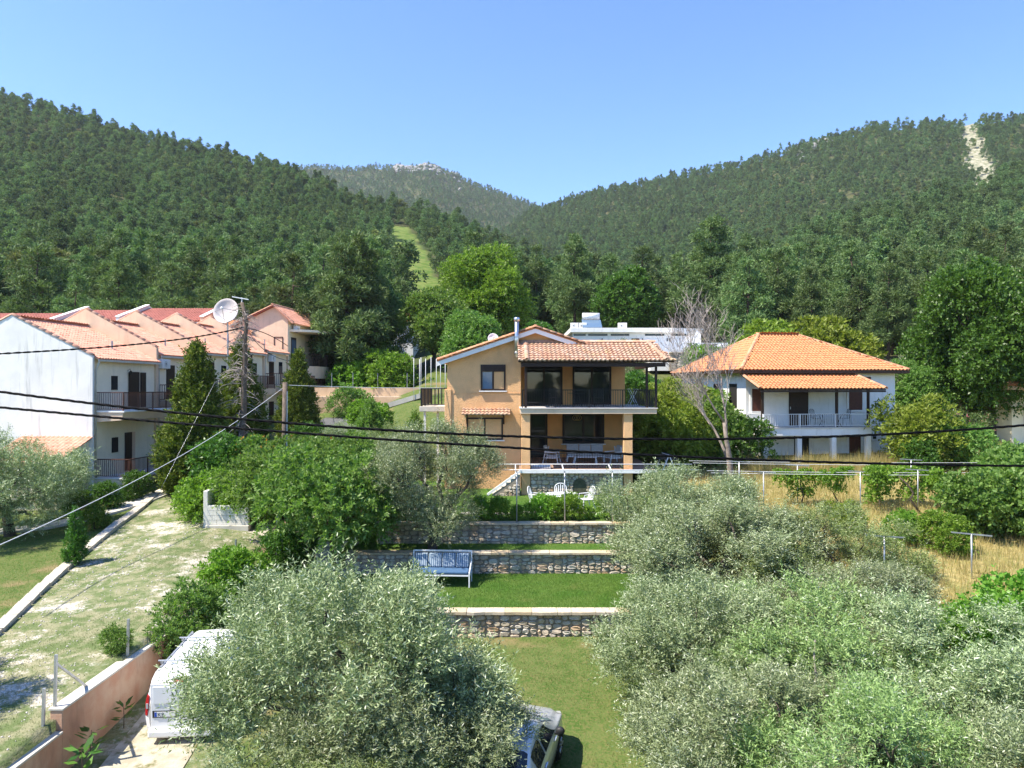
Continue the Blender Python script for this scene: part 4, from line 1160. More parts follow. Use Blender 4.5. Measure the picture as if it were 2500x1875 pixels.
# striped swing seat in front of the middle wall
def stripe_mat():
    m, nt, b = _new('blue_striped_cloth')
    tc = nt.nodes.new('ShaderNodeTexCoord'); wv = nt.nodes.new('ShaderNodeTexWave'); wv.inputs['Scale'].default_value = 4.2; wv.inputs['Distortion'].default_value = .4
    nt.links.new(tc.outputs['Object'], wv.inputs[0])
    nt.links.new(mixc(nt, ramp(nt, wv.outputs['Fac'], .45, .6), (.10,.16,.23), (.36,.42,.47)), b.inputs['Base Color'])
    b.inputs['Roughness'].default_value = .9
    return m
G['stripe'] = stripe_mat()
sw = thing('swing_seat', 'blue striped four-cushion garden bench in a white frame on the lawn', 'garden bench', (-2.55, 26.0, low_z(0, 26.0)), math.radians(-3))
for x in (-1.06, 1.06):
    MB().beam((x,-.38,0), (x,-.38,.52), .045).build('leg', G['metal_w'], sw); MB().beam((x,.38,0), (x,.42,1.13), .045).build('leg', G['metal_w'], sw)
    MB().beam((x,-.38,.42), (x,.40,.42), .04).beam((x,-.38,.50), (x,.40,.80), .035).build('side_rail', G['metal_w'], sw)
fr = MB().beam((-1.06,.42,1.12), (1.06,.42,1.12), .05).beam((-1.06,.40,.42), (1.06,.40,.42), .04).beam((-1.06,-.38,.42), (1.06,-.38,.42), .045)
for k in range(4): fr.beam((-1.06,.405,.52+.13*k), (1.06,.405,.52+.13*k), .015)
fr.build('frame', G['metal_w'], sw)
MB().box(-1.03, 1.03, -.40, .36, .45, .57).build('seat_cushion', G['cushion_b'], sw, bevel=.05)
for i in range(4):
    MB().prism([(-1.0+i*.505,.14,.58),(-.51+i*.505,.14,.58),(-.52+i*.505,.27,1.05),(-.99+i*.505,.27,1.05)], (0,.13,.01)).build('back_cushion', G['stripe'], sw, bevel=.045)
t = thing('wire_stool', 'round white wire stool under the striped bench', 'stool', (-2.9, 25.5, low_z(0, 25.5)))
s_ = MB()
for z, r_ in ((.02,.2),(.22,.14),(.42,.22)): s_.tube([(r_*math.cos(6.283*k/18), r_*math.sin(6.283*k/18), z) for k in range(19)], .01, 5, False)
s_.build('hoops', G['metal_w'], t)
s_ = MB()
for k in range(10): a = k*.628; s_.tube([(.2*math.cos(a), .2*math.sin(a), .02), (.14*math.cos(a+.3), .14*math.sin(a+.3), .22), (.22*math.cos(a+.6), .22*math.sin(a+.6), .42)], .007, 5)
s_.build('wires', G['metal_w'], t)

# trellis of white pipes above the laurels
t = thing('trellis', 'white pipe trellis standing over the laurel bushes in front of the terrace', 'trellis', (0, 28.95, -5.42))
for x in (-3.55, .19, 2.11, 4.02):
    p = MB().tube([(x,0,-.05), (x,0,2.06)], .025, 8).build('post', G['metal_g'], t, True)
    MB().beam((x-.05,-.12,2.08), (x-.05,.85,2.22), .035).build('cross_arm', G['metal_w'], p)
for y, z in ((-.1, 2.12), (.8, 2.25)): MB().tube([(-.6,y,z), (7.4,y,z)], .016, 6).build('pipe', G['metal_w'], t, True)
t = thing('garden_swing', 'white-framed garden swing with dark canopy beside the terrace of the orange house', 'garden swing', (7.9, 37.2, -5.2), .1)
for y in (-.6, .6): MB().tube([(-.75,y,0),(0,y*.9,1.75)], .03, 6).tube([(.75,y,0),(0,y*.9,1.75)], .03, 6).build('leg', G['metal_w'], t)
MB().tube([(0,-.6,1.75),(0,.6,1.75)], .03, 6).build('top_bar', G['metal_w'], t)
MB().prism([(-.6,-.55,1.55),(.1,-.55,1.8),(.6,-.55,1.5)], (0,1.1,0)).build('canopy', G['plastic'], t)
MB().box(-.45,.45,-.5,.5,.4,.5).prism([(.3,-.5,.45),(.42,-.5,.45),(.62,-.5,.95),(.5,-.5,.95)], (0,1,0)).build('seat', G['cushion_g'], t)
# ------------------------------------------------------------------ hip-roofed white house
a_h = math.radians(7)
WH = thing('white_house', 'white two-storey house with an orange hipped tile roof and front veranda', 'house', (13.55, 41.9, -4.55), a_h)
def wz(z): return z + 4.55
WW_, WD = 9.3, 10.6
MB().box(0, WW_, 0, WD, -.6, wz(.98)).build('wall', G['white'], WH)
ov = .55; ez = wz(.98); rzv = wz(3.45)
c4 = [(-ov,-ov),(WW_+ov,-ov),(WW_+ov,WD+ov),(-ov,WD+ov)]
rA = Vector((WW_*.5-1.3, WD*.5, rzv)); rB = Vector((WW_*.5+1.3, WD*.5, rzv))
def hip(p0, p1, r1, r0):
    """slope with eave p0-p1 and upper edge r0-r1 (r0 may equal r1)"""
    p0, p1 = Vector((*p0, ez)), Vector((*p1, ez)); U_ = (p1-p0).normalized(); L_ = (p1-p0).length
    foot = (r0 - p0).dot(U_); vdir = (r0 - p0 - U_*foot); sl_ = vdir.length; vdir.normalize()
    tile_slope(WH, p0, U_, vdir, [(0,0),(L_,0),((r1-p0).dot(U_), sl_),((r0-p0).dot(U_)-.001, sl_)], G['tile_orange'], pu=.225, pv=.33)
hip(c4[0], c4[1], rB, rA); hip(c4[1], c4[2], rB, rB); hip(c4[2], c4[3], rA, rB); hip(c4[3], c4[0], rA, rA)
up_ = Vector((0,0,.05))
caps(WH, rA+up_, rB+up_)
for c_, r_ in ((c4[0], rA), (c4[1], rB), (c4[2], rB), (c4[3], rA)): caps(WH, Vector((*c_, ez))+up_, r_+up_)
f = MB()
for i in range(4):
    p, q = c4[i], c4[(i+1) % 4]; f.beam((*p, ez-.1), (*q, ez-.1), .05, .16)
f.build('fascia', G['wood'], WH); MB().prism([(*c, ez-.13) for c in c4], (0,0,.03)).build('soffit', G['wood'], WH)
ch = MB().box(6.6, 7.2, 6.6, 7.1, wz(2.0), wz(3.15)).build('chimney', mat('brick_red', (.33,.14,.09), .3, 6, .9), WH)
MB().box(6.5, 7.3, 6.5, 7.2, wz(3.15), wz(3.25)).build('chimney_cap', G['shutter'], WH)
MB().prism([(6.5,6.5,wz(3.4)),(7.3,6.5,wz(3.4)),(6.9,6.5,wz(3.6))], (0,.7,0)).build('chimney_hood', G['tile_orange'], WH)
# veranda
vx0, vx1, vy = .1, 6.55, -1.9
MB().box(vx0, vx1, vy, -.003, wz(-2.72), wz(-2.3)).build('balcony_slab', G['white'], WH, bevel=.01)
MB().box(vx0-.04, vx1+.04, vy-.05, -.003, wz(-2.299), wz(-2.25)).build('balcony_floor', G['floor_w'], WH)
for x in (.12, 2.15, 4.2, 6.3): MB().box(x, x+.27, vy+.05, vy+.32, -.6, wz(-2.722)).build('column', G['white'], WH, bevel=.015)
for x in (.15, 4.55, 6.45): MB().box(x-.06, x+.06, vy+.1, vy+.22, wz(-2.25), wz(-.12)).build('veranda_post', G['wood'], WH)
cz0, cz1, cy0 = wz(-.1), wz(.78), -2.55
Vc = Vector((0, -cy0-.02, cz1-cz0)); 
tile_slope(WH, (-.35, cy0, cz0), (1,0,0), Vc, [(0,0),(7.35,0),(6.9,Vc.length),(-.0,Vc.length)], G['tile_orange'], pu=.225, pv=.30, name='canopy_tiles', um=G['wood'])
caps(WH, Vector((-.35,cy0,cz0+.05)), Vector((-.35,0,cz1+.05))); caps(WH, Vector((7.0,cy0,cz0+.05)), Vector((6.55,0,cz1+.05)))
MB().box(-.35, 7.0, cy0+.02, cy0+.09, cz0-.18, cz0-.07).box(.05, 6.6, vy+.1, vy+.2, cz0+.02, cz0+.1).build('eave_beam', G['wood'], WH)
railing(WH, (vx0+.05,vy,wz(-2.25)), (vx1-.05,vy,wz(-2.25)), .74, G['metal_w'], .135, .018, 2.1, top=.04)
railing(WH, (vx1-.02,vy+.05,wz(-2.25)), (vx1-.02,-.05,wz(-2.25)), .74, G['metal_w'], .135, .018, 2.1, top=.04)
railing(WH, (vx0+.02,vy+.05,wz(-2.25)), (vx0+.02,-.05,wz(-2.25)), .74, G['metal_w'], .135, .018, 2.1, top=.04)
def panel_door(x0, x1, z0, z1, m, name='door'):
    o = MB().box(x0, x1, -.035, .0, z0, z1).build(name, m, WH)
    n = 2
    for i in range(n):
        for a, b_ in ((.08,.42),(.5,.92)):
            MB().box(x0+.08+(x1-x0-.08)/n*i, x0+(x1-x0-.08)/n*(i+1), -.05, -.036, z0+(z1-z0)*a, z0+(z1-z0)*b_).build('door_panel', m, o, bevel=.01)
    MB().box(x0+.05, x0+.08, -.09, -.05, z0+.95, z0+1.1).build('handle', G['metal_g'], o)
panel_door(2.62, 3.82, wz(-2.245), wz(-.02), G['wood'])
def shut_window(x0, x1, z0, z1):
    f = MB().box(x0-.12, x0, -.05, 0, z0-.1, z1+.1).box(x1, x1+.12, -.05, 0, z0-.1, z1+.1).box(x0, x1, -.05, 0, z1, z1+.1).box(x0-.05, x1+.05, -.09, 0, z0-.1, z0).build('window', G['white'], WH)
    n = 2
    for i in range(n):
        s_ = MB().box(x0+(x1-x0)*i/n+.004, x0+(x1-x0)*(i+1)/n-.004, -.03, -.005, z0, z1).build('shutter', G['shutter'], f)
shut_window(6.35, 7.2, wz(-1.35), wz(-.05)); shut_window(.35, .95, wz(-1.4), wz(-.1)); shut_window(7.0, 7.75, wz(-.05), wz(.6))
panel_door(2.95, 3.85, wz(-4.5), wz(-2.75), G['dark'], 'basement_door'); shut_window(6.35, 7.1, wz(-4.0), wz(-2.9))
for y0, y1, z0, z1 in ((1.2, 2.2, -1.2, .2), (3.6, 4.6, -1.2, .2), (6.8, 7.8, -1.0, .2)):
    MB().box(-.05, -.001, y0, y1, wz(z0), wz(z1)).build('side_window', G['dark'], WH)
mt = thing('meter_box', 'small grey meter box on the white house wall beside the bush', 'meter box', tuple(WH.matrix_basis @ Vector((7.85, -.11, wz(-3.2)))), a_h)
MB().box(-.17,.17,-.1,.1,0,.38).build('case', G['metal_w'], mt, bevel=.015); MB().box(-.1,.1,-.112,-.1,.15,.3).build('dial_window', G['glass'], mt)
vp = tuple(WH.matrix_basis @ Vector((4.6, -1.0, wz(-2.248))))
t = thing('iron_table', 'dark scrolled iron table on the white house veranda', 'table', vp, a_h)
MB().box(-.7,.7,-.35,.35,.68,.71).build('table_top', G['iron'], t)
for x in (-.55,.55): MB().tube([(x,-.25,0),(x*.8,-.1,.3),(x*1.1,-.2,.68)], .02, 6).tube([(x,.25,0),(x*.8,.1,.3),(x*1.1,.2,.68)], .02, 6).build('leg', G['iron'], t)
iron_chair(tuple(WH.matrix_basis @ Vector((3.9, -.7, wz(-2.248)))), 1.8, 'dark iron chair at the near-door end of the veranda table', G['iron'], 'veranda chairs')
iron_chair(tuple(WH.matrix_basis @ Vector((5.6, -.8, wz(-2.248)))), -1.5, 'dark iron chair at the far end of the veranda table', G['iron'], 'veranda chairs')

# ------------------------------------------------------------------ low white flat-roofed building up the slope
FB = thing('flat_roofed_house', 'long white flat-roofed bungalow with a balustraded terrace on the slope', 'house', (6.3, 75, 3.6))
MB().box(0, 13.3, 0, 8, -1.4, 2.05).build('wall', G['white'], FB)
MB().box(-.3, 10.2, -.5, 8.3, 2.05, 2.5).build('roof_slab', G['white'], FB, bevel=.02); MB().prism([(10.205,-.5,2.05),(13.7,.6,2.05),(13.7,8.3,2.05),(10.205,8.3,2.05)], (0,0,.46)).build('roof_slab', G['white'], FB)
for a, b_ in ((.1,1.35),(1.6,3.6),(3.95,5.85),(7.5,9.5),(10.2,11.8)):
    o = MB().box(a, b_, -.04, .0, 1.72, 1.92).build('clerestory_window', G['wood'], FB); MB().box(a+.05,b_-.05,-.05,-.041,1.75,1.89).build('pane', G['glass'], o)
MB().box(6.1, 6.9, -.05, .0, -.3, 1.45).build('door', G['shutter'], FB)
for a, b_ in ((7.5,8.5),(8.55,9.5),(10.2,11.9)): MB().box(a, b_, -.04, .0, .2, 1.45).build('shutter', G['metal_w'], FB)
for x in (3.0, 5.2, 7.2, 9.75, 10.0): MB().box(x,x+.08,-.12,0,1.15,1.45).build('wall_lamp', G['plastic'], FB)
MB().box(7.2, 14.8, -4.4, -.6, -2.0, -.02).build('terrace_base', G['white'], FB)
railing(FB, (7.25,-4.3,-.02), (14.75,-4.3,-.02), .7, G['metal_w'], .3, .05, 1.9, name='balustrade', pw=.13, top=.12)
railing(FB, (14.75,-4.3,-.02), (14.75,-.7,-.02), .7, G['metal_w'], .3, .05, 1.9, name='balustrade', pw=.13, top=.12)
t = stone_wall('stone_wall', 'grey stone retaining wall below the white flat-roofed bungalow', 15.0, 19.8, 68.6, 1.8, 3.3, .5, 31, .1, wmax=.8, hmax=.4)
t = thing('solar_water_heater', 'solar water heater with a white tank on the flat bungalow roof', 'solar heater', (8.4, 77, 6.1))
MB().tube([(-.9,0,1.45),(.9,0,1.45)], .34, 18).build('tank', G['metal_w'], t, True)
MB().prism([(-1,-.2,1.0),(1,-.2,1.0),(1,-1.6,.1),(-1,-1.6,.1)], (0,.05,.08)).build('collector_panel', G['glass_b'], t)
for x in (-.9,.9): MB().beam((x,0,0),(x,0,1.2),.06).beam((x,-1.5,0),(x,-1.5,.15),.05).beam((x,-1.5,.05),(x,0,1.1),.05).build('stand', G['metal_g'], t)
for x, lb in ((6.9+.5, 'air conditioner at the end of the flat bungalow roof by the dark tree'), (6.9-.3, 'air conditioner outermost on the flat bungalow roof beside the solar heater'), (11.6, 'air conditioner in the middle of the flat bungalow roof')): ac_unit((x, 76, 6.1), 0, lb, s=1.15)

# ------------------------------------------------------------------ cream house at the far side of the field
CH = thing('cream_house', 'small cream house with a tiled roof beside the big dark tree', 'house', (30.95, 44.8, -3.3))
MB().box(0, 9, 0, 8, -.6, 3.15).build('wall', G['cream'], CH)
ez = 3.45; 
for p0, U_, V_, poly in (((-.8,-.8,ez),(1,0,0),(0,4.8,1.9),[(0,0),(10.6,0),(5.3,5.16)]), ((-.8,8.8,ez),(0,-1,0),(4.8,0,1.9),[(0,0),(9.6,0),(4.8,5.16)])):
    tile_slope(CH, p0, U_, V_, poly, G['tile_orange'], pu=.23, pv=.34)
caps(CH, (-.8,-.8,ez+.05), (4.4,4,ez+1.95))
MB().box(-.75,9,-.75,8.5,ez-.32,ez-.1).build('eave_board', G['pink_wall'], CH)
window(CH, .75, 1.75, -.01, .9, 2.3, fr=G['shutter'], mull=1)
# ------------------------------------------------------------------ apartment row
fa = math.atan2(.996, .092)                     # direction of the long facade
AX = Vector((.092, .996, 0)).normalized(); BX = Vector((-AX.y, AX.x, 0))   # along the facade, into the building
def apt(t, label, name='apartment_house', z=0.0):
    p = Vector((-21.5, 37, 0)) + AX*t
    return thing(name, label, 'apartment house', (p.x, p.y, z), fa - math.pi/2)
# local axes of each unit: y along the facade (away), -x into the building, +x out over the lane
UN = [(0, 5.6, 1.62, 0), (5.6, 4.85, 2.05, 1), (10.45, 4.85, 2.42, 2), (15.3, 4.85, 2.75, 3), (20.15, 4.6, 3.0, 4)]
RB, SLO = 4.3, .46                                  # ridge distance and slope
names = ['end apartment house with the big weathered white gable wall', 'second apartment house from the white gable, behind the first tall conifer', 'third apartment house from the white gable, behind the dead trunk',
         'fourth apartment house from the white gable, with the dark porch', 'fifth apartment house from the white gable, below the tower']
for t0, ln, ez, k in UN:
    A = apt(t0, names[k]); g0 = -6.2 + t0*.09
    MB().prism([(0,0,g0),(0,0,ez-.12),(-RB,0,ez-.12+RB*SLO),(-2*RB,0,ez-.12),(-2*RB,0,g0)], (0,ln-.004,0)).build('wall', G['cream'], A)
    # gable parapet (white on the end house, peach between the houses)
    pz = .60 if k else .12
    top = [(.12,ez-.1+pz*.6),(-RB,ez+RB*SLO+pz),(-2*RB-.1,ez-.1+pz*.6)]
    th = .22 if k else .14
    MB().prism([(.13,-.12,g0),(.13,-.12,top[0][1])] + [(top[1][0],-.12,top[1][1])] + [(top[2][0],-.12,top[2][1]),(top[2][0],-.12,g0)], (0,th,0)).build('gable_wall', G['peach'] if k else G['white_dirty'], A)
    tp = [Vector((x, -.12 + th*.5, z + .02)) for x, z in top]
    caps(A, tp[0], tp[1], CAP_S, .40, 'coping_tile'); caps(A, tp[2], tp[1], CAP_S, .40, 'coping_tile')
    sl = math.hypot(RB+.35, (RB+.35)*SLO)
    tile_slope(A, (.35, .12 if k else .04, ez-.16), (0,1,0), (-1,0,SLO), [(0,0),(ln-.1,0),(ln-.1,sl),(0,sl)], G['tile_salmon'], pu=.22, pv=.33)
    tile_slope(A, (-2*RB-.3, ln, ez-.14), (0,-1,0), (1,0,SLO), [(0,0),(ln-.1,0),(ln-.1,sl),(0,sl)], G['tile_salmon'], pu=.22, pv=.33)
    MB().box(.30,.36,.05,ln-.02,ez-.30,ez-.2).build('gutter', G['concrete'], A)
    MB().tube([(.30,.18,ez-.3),(.08,.22,ez-.75),(.07,.22,-4.6 + t0*.08)], .045, 8).build('downpipe', G['concrete'], A, True)
    MB().tube([(-1.0,ln*.55,ez+.3),(-1.0,ln*.55,ez+.95)], .05, 8).build('vent_pipe', G['metal_g'], A)
    fz = -1.2 + (ez - 1.62)                     # upper floor level
    lz = fz - 3.45
    if k == 0:
        MB().box(.001,.04,1.55,2.05,fz+1.05,fz+1.8).build('window', G['dark'], A)
        MB().box(.001,.03,3.4,4.0,fz+.05,fz+2.05).build('balcony_door', G['wood'], A)
        for y in (3.0, 4.08): 
            s_ = MB().box(.03,.075,y,y+.48,fz+.06,fz+2.03).build('shutter', G['wood'], A)
            for j in range(9): MB().box(.076,.09,y+.05,y+.43,fz+.18+j*.2,fz+.3+j*.2).build('slat', G['wood'], s_)
        MB().box(.001,.04,1.6,2.1,lz+1.15,lz+1.95).build('window', G['dark'], A)
        MB().box(.001,.05,2.7,3.3,lz+.05,lz+2.15).build('door', G['wood'], A)
        MB().box(.001,.03,3.3,3.62,lz+.05,lz+2.15).build('door_reveal', G['peach'], A)
        # balconies
        MB().prism([(.002,.25,fz-.62),(1.45,.25,fz-.5),(1.55,.25,fz-.1),(.002,.25,fz-.1)], (0,5.25,0)).build('balcony_slab', G['peach'], A)
        MB().box(.002,1.62,.2,5.55,fz-.099,fz-.03).build('balcony_edge', G['white'], A)
        railing(A, (.05,.28,fz-.03), (1.52,.28,fz-.03), .95, G['rail_brown'], .10, .022, 1.4, top=.06)
        railing(A, (1.52,.28,fz-.03), (1.52,5.45,fz-.03), .95, G['rail_brown'], .10, .022, 1.3, top=.06)
        MB().box(.002,1.9,.25,5.5,lz-.35,lz-.08).build('porch_slab', G['cream'], A); MB().box(.002,1.96,.2,5.55,lz-.079,lz-.02).build('porch_edge', G['white'], A)
        MB().box(.002,1.8,.3,2.1,lz-2.2,lz-.352).build('porch_base', G['cream'], A)
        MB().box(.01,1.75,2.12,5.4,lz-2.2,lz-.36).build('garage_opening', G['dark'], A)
        railing(A, (.05,.28,lz-.02), (1.86,.28,lz-.02), .95, G['rail_brown'], .11, .022, 1.8, top=.06)
        railing(A, (1.86,.28,lz-.02), (1.86,5.0,lz-.02), .95, G['rail_brown'], .11, .022, 1.5, top=.06)
        for i in range(7): MB().box(1.2,2.5,5.55+.3*i,5.9+.3*i,lz-2.0,lz-.1-.2*i).build('step', G['concrete'], A)
        railing(A, (2.5,5.5,lz-.1), (2.5,7.6,lz-1.4), .9, G['rail_brown'], .13, .022, 1.2, top=.06)
        # low annexe in front of the gable
        MB().prism([(-.05,-2.4,g0-.6),(-3.4,-2.4,g0-.6),(-3.4,-2.4,-3.55),(-.05,-2.4,-3.55)], (0,2.27,0)).build('annexe', G['cream'], A)
        MB().prism([(-.052,-2.38,-3.55),(-.052,-.13,-2.55),(-.052,-.13,-3.55)], (-3.3,0,0)).build('annexe_cheek', G['cream'], A)
        tile_slope(A, (-3.7,-2.75,-3.6), (1,0,0), (0,2.65,1.05), [(0,0),(3.8,0),(3.8,2.83),(0,2.83)], G['tile_salmon'], pu=.24, pv=.34)
        window(A, -2.9, -1.5, -2.41, -5.35, -4.6, mull=1)
    else:
        MB().box(.001,.03,1.1,2.0,fz+.05,fz+2.1).build('balcony_door', G['wood'], A); MB().box(.001,.03,3.0,3.7,fz+.9,fz+1.9).build('window', G['glass'], A)
        MB().box(.002,1.3,.3,ln-.6,fz-.5,fz-.05).build('balcony_slab', G['peach'], A)
        railing(A, (1.25,.35,fz-.05), (1.25,ln-.65,fz-.05), .95, G['rail_brown'], .16, .03, 1.3, top=.06)
        railing(A, (.05,.35,fz-.05), (1.25,.35,fz-.05), .95, G['rail_brown'], .16, .03, 1.3, top=.06)
        MB().box(.001,.03,1.1,2.0,lz+.05,lz+2.1).build('door', G['wood'], A)
        MB().box(.002,1.3,.3,ln-.6,lz-1.5,lz-.05).build('porch_slab', G['cream'], A)
        railing(A, (1.25,.35,lz-.05), (1.25,ln-.65,lz-.05), .95, G['rail_brown'], .16, .03, 1.3, top=.06)
        if k == 3: MB().box(.0305,.9,.1,1.05,fz-.04,ez-.35).build('porch_shade', G['wood'], A)
    if k in (1, 4):
        p = A.matrix_basis @ Vector((.22, .55 if k == 1 else 1.2, ez - .95))
        ac_unit(tuple(p), fa, 'air conditioner under the eaves of the second apartment house' if k == 1 else 'air conditioner under the eaves beside the tower')
lw = Vector((-21.5, 37, 0)) + AX*2.9 + Vector((.03,0,1.0))
t = thing('wall_lantern', 'black wall lantern on the end apartment house', 'lantern', tuple(lw - Vector((0,0,.35))))
MB().tube([(0,0,.25),(.15,0,.35),(.18,0,.25)], .012, 6).build('arm', G['iron'], t); MB().lathe((.18,0,.02), [(.03,0),(.07,.04),(.08,.18),(.02,.24)], 10).build('lantern_body', G['iron'], t)

# tower at the end of the row
tp = Vector((-21.5, 37, 0)) + AX*24.9
T = thing('apartment_tower', 'tall peach apartment block with a curved corner balcony at the end of the row', 'apartment house', (tp.x + .05, tp.y, 0), fa - math.pi/2)
MB().prism([(0,0,-3.2),(0,0,5.75),(-1.25,0,6.85),(-6.5,0,4.4),(-6.5,0,-3.2)], (0,7.5,0)).build('wall', G['peach'], T)
MB().prism([(.004,0.02,-3.2),(.004,.02,5.7),(.004,7.48,5.7),(.004,7.48,-3.2)], (.03,0,0)).build('facade', G['cream'], T)
window(T, -1.22, -.42, -.01, 2.55, 4.3, gl=G['glass_b'], mull=0, sill=False)
MB().box(.036,.07,.6,1.7,1.85,4.3).build('balcony_door', G['wood'], T); MB().box(.071,.08,.7,1.6,1.95,4.1).build('pane', G['glass_b'], T)
s1 = math.hypot(1.75, .95)
tile_slope(T, (.55,-.3,5.45), (0,1,0), (-1.8,0,1.58), [(0,0),(8.1,0),(8.1,2.42),(0,2.42)], G['tile_salmon'])
tile_slope(T, (-6.8,7.8,4.4), (0,-1,0), (5.55,0,2.55), [(0,0),(8.1,0),(8.1,6.1),(0,6.1)], G['tile_far'])
caps(T, (-1.25,-.3,7.05), (-1.25,7.8,7.05), CAP_S); caps(T, (-6.8,-.15,4.5), (-1.25,-.15,7.0), CAP_S, .4, 'coping_tile'); caps(T, (.55,-.15,5.5), (-1.25,-.15,7.0), CAP_S, .4, 'coping_tile')
def round_slab(z0, z1, r, m, name, n=16, cy=3.0):
    pts = [(.035,.3,z0)] + [(.035 + r*math.sin(math.pi*k/n), cy - (cy-.3)*math.cos(math.pi*k/n), z0) for k in range(n+1)] + [(.035, 2*cy-.3, z0)]
    MB().prism(pts[1:-1], (0,0,z1-z0)).build(name, m, T)
def round_rail(z, r, h, cy=3.0, n=16):
    P_ = [Vector((.035 + r*math.sin(math.pi*k/n), cy - (cy-.3)*math.cos(math.pi*k/n), z)) for k in range(n+1)]
    rl = MB().tube([p + Vector((0,0,h)) for p in P_], .035, 6).tube([p + Vector((0,0,.1)) for p in P_], .025, 6).build('railing', G['wood'], T)
    bm = MB().box(-.014,.014,-.014,.014,.1,h).mesh('baluster', G['wood'])
    for i in range(n):
        for f_ in (0, .25, .5, .75): ob('baluster', bm, rl, P_[i].lerp(P_[i+1], f_))
round_slab(.75, 1.8, 2.3, G['peach'], 'balcony_slab'); round_rail(1.8, 2.2, 1.05)
round_slab(4.75, 4.95, 2.5, G['cream'], 'canopy_slab')
MB().prism([(.04,.6,-.8),(1.9,.6,-.8),(1.9,5.2,-.8),(.04,5.2,-.8)], (0,0,.75)).build('lower_balcony_slab', G['peach'], T)
railing(T, (1.85,.65,-.05), (1.85,5.1,-.05), 1.0, G['rail_brown'], .18, .03, 1.2, top=.06); railing(T, (.1,.65,-.05), (1.85,.65,-.05), 1.0, G['rail_brown'], .18, .03, 1.2, top=.06)
for v, z, lb in (((.35,1.1), 4.75, 'air conditioner under the canopy of the apartment tower'), ((.35,3.2), -.05+.3, 'air conditioner below the curved balcony of the apartment tower')):
    ac_unit(tuple(T.matrix_basis @ Vector((v[0], v[1], z))), fa + .0, lb, s=1.0)

# second row of roofs behind
for i, (x, y, wd, zt, lb) in enumerate(((-46.5, 60, 7.5, 6.5, 'rear apartment house with a red roof above the white gable peak'), (-39.2, 62, 5.3, 7.0, 'rear apartment house with a rust red roof behind the tiled ridges'), (-33.8, 62.3, 7.2, 7.2, 'rear apartment house with a long wine red roof and white parapets'))):
    A = thing('rear_apartment_house', lb, 'apartment house', (x, y, 0), 0, 'rear row of apartment houses')
    MB().box(0, wd, 0, 9, -4, zt-1.75).build('wall', G['peach'], A)
    tile_slope(A, (0,-.5,zt-1.55), (1,0,0), (0,5,1.55), [(0,0),(wd,0),(wd,5.23),(0,5.23)], G['tile_far'], pu=.24, pv=.36)
    for xx in ([0, wd] if i == 2 else [0]):
        MB().prism([(xx,-.6,zt-2.0),(xx,-.6,zt-1.22),(xx,4.5,zt+.35),(xx,9,zt-1.0),(xx,9,zt-2.0)], (.25,0,0)).build('parapet', G['white'] if i != 2 or xx == 0 else G['peach'], A)
        MB().prism([(xx-.06,-.65,zt-1.22),(xx-.06,4.5,zt+.35),(xx-.06,4.5,zt+.43),(xx-.06,-.65,zt-1.14)], (.4,0,0)).build('parapet_capping', G['white'], A)
    MB().box(0, wd, -.42, -.3, zt-1.72, zt-1.58).build('gutter', G['metal_w'], A)
A = thing('rear_pavilion', 'small open pavilion with an orange tiled roof beside the big dish', 'pavilion', (-27.2, 62, 1.5))
for x in (0, 4.2):
    for y in (0, 3): MB().box(x,x+.35,y,y+.35,-1,3.0).build('column', G['shutter'], A)
tile_slope(A, (-.5,-.6,3.0), (1,0,0), (0,2.6,1.3), [(0,0),(5.6,0),(4.2,2.9),(1.4,2.9)], G['tile_orange'], pu=.26, pv=.38)
MB().prism([(-.5,4.2,3.0),(5.1,4.2,3.0),(3.7,2.0,4.28),(.9,2.0,4.28)], (0,0,.05)).build('rear_slope', G['tile_orange'], A)
MB().box(-.3,4.9,-.4,4,2.8,2.99).build('beam', G['shutter'], A)
dish((-16.9 + -.2, 43.5, 1.35+2.0-.2), 'large pale mesh satellite dish behind the dead trunk', .78, (-.1, -1, .25), 1.35, mat('perforated_dish', (.62,.55,.52), .1, 9, .6))
dpm = thing('dish_mast', 'slim steel mast carrying the large satellite dish', 'mast', (-17.1, 43.52, -4.8)); MB().tube([(0,0,0),(0,0,7.98)], .06, 8).build('pole', G['metal_g'], dpm)

# peach retaining walls behind the parking
RWt = thing('retaining_wall', 'peach rendered two-step retaining wall behind the parked car', 'wall', (-17.5, 60, -2.4))
MB().box(0, 10.6, 0, .4, -.6, 1.58).build('lower_wall', G['pink_wall'], RWt); MB().box(0, 10.6, 1.2, 1.6, -.6, 2.36).build('upper_wall', G['pink_wall'], RWt); MB().box(0,10.6,.401,1.199,-.6,1.6).build('ledge', G['concrete'], RWt)
for i, x in enumerate((2.2, 4.0, 6.1, 8.6)):
    t = thing('fence_post', ['fence post on the peach retaining wall nearest the tower', 'second fence post on the peach retaining wall from the tower', 'third fence post on the peach retaining wall from the tower', 'fence post on the peach retaining wall nearest the white poles'][i], 'fence post', (-17.5+x, 61.4, -.05), 0, 'posts on the retaining wall'); MB().tube([(0,0,0),(0,0,1.25)], .03, 6).build('post', G['metal_g'], t)
mb = MB()
g = np.linspace(-17, -5, 13)
pk = strip_sheet('parking', [(-14.5, 43), (-13.5, 47), (-12.5, 52), (-11.8, 57)], 6.0, .03, mat('grey_asphalt', (.12,.12,.12), .25, 3, .9, .3, 40), 'grey asphalt parking place below the peach wall', 'parking')
strip_sheet('path', [(-13.5, 58.9), (-10.5, 58.9), (-7.4, 58.9)], 1.3, .3, G['concrete'], 'white concrete slab at the foot of the peach wall', 'path', .4)
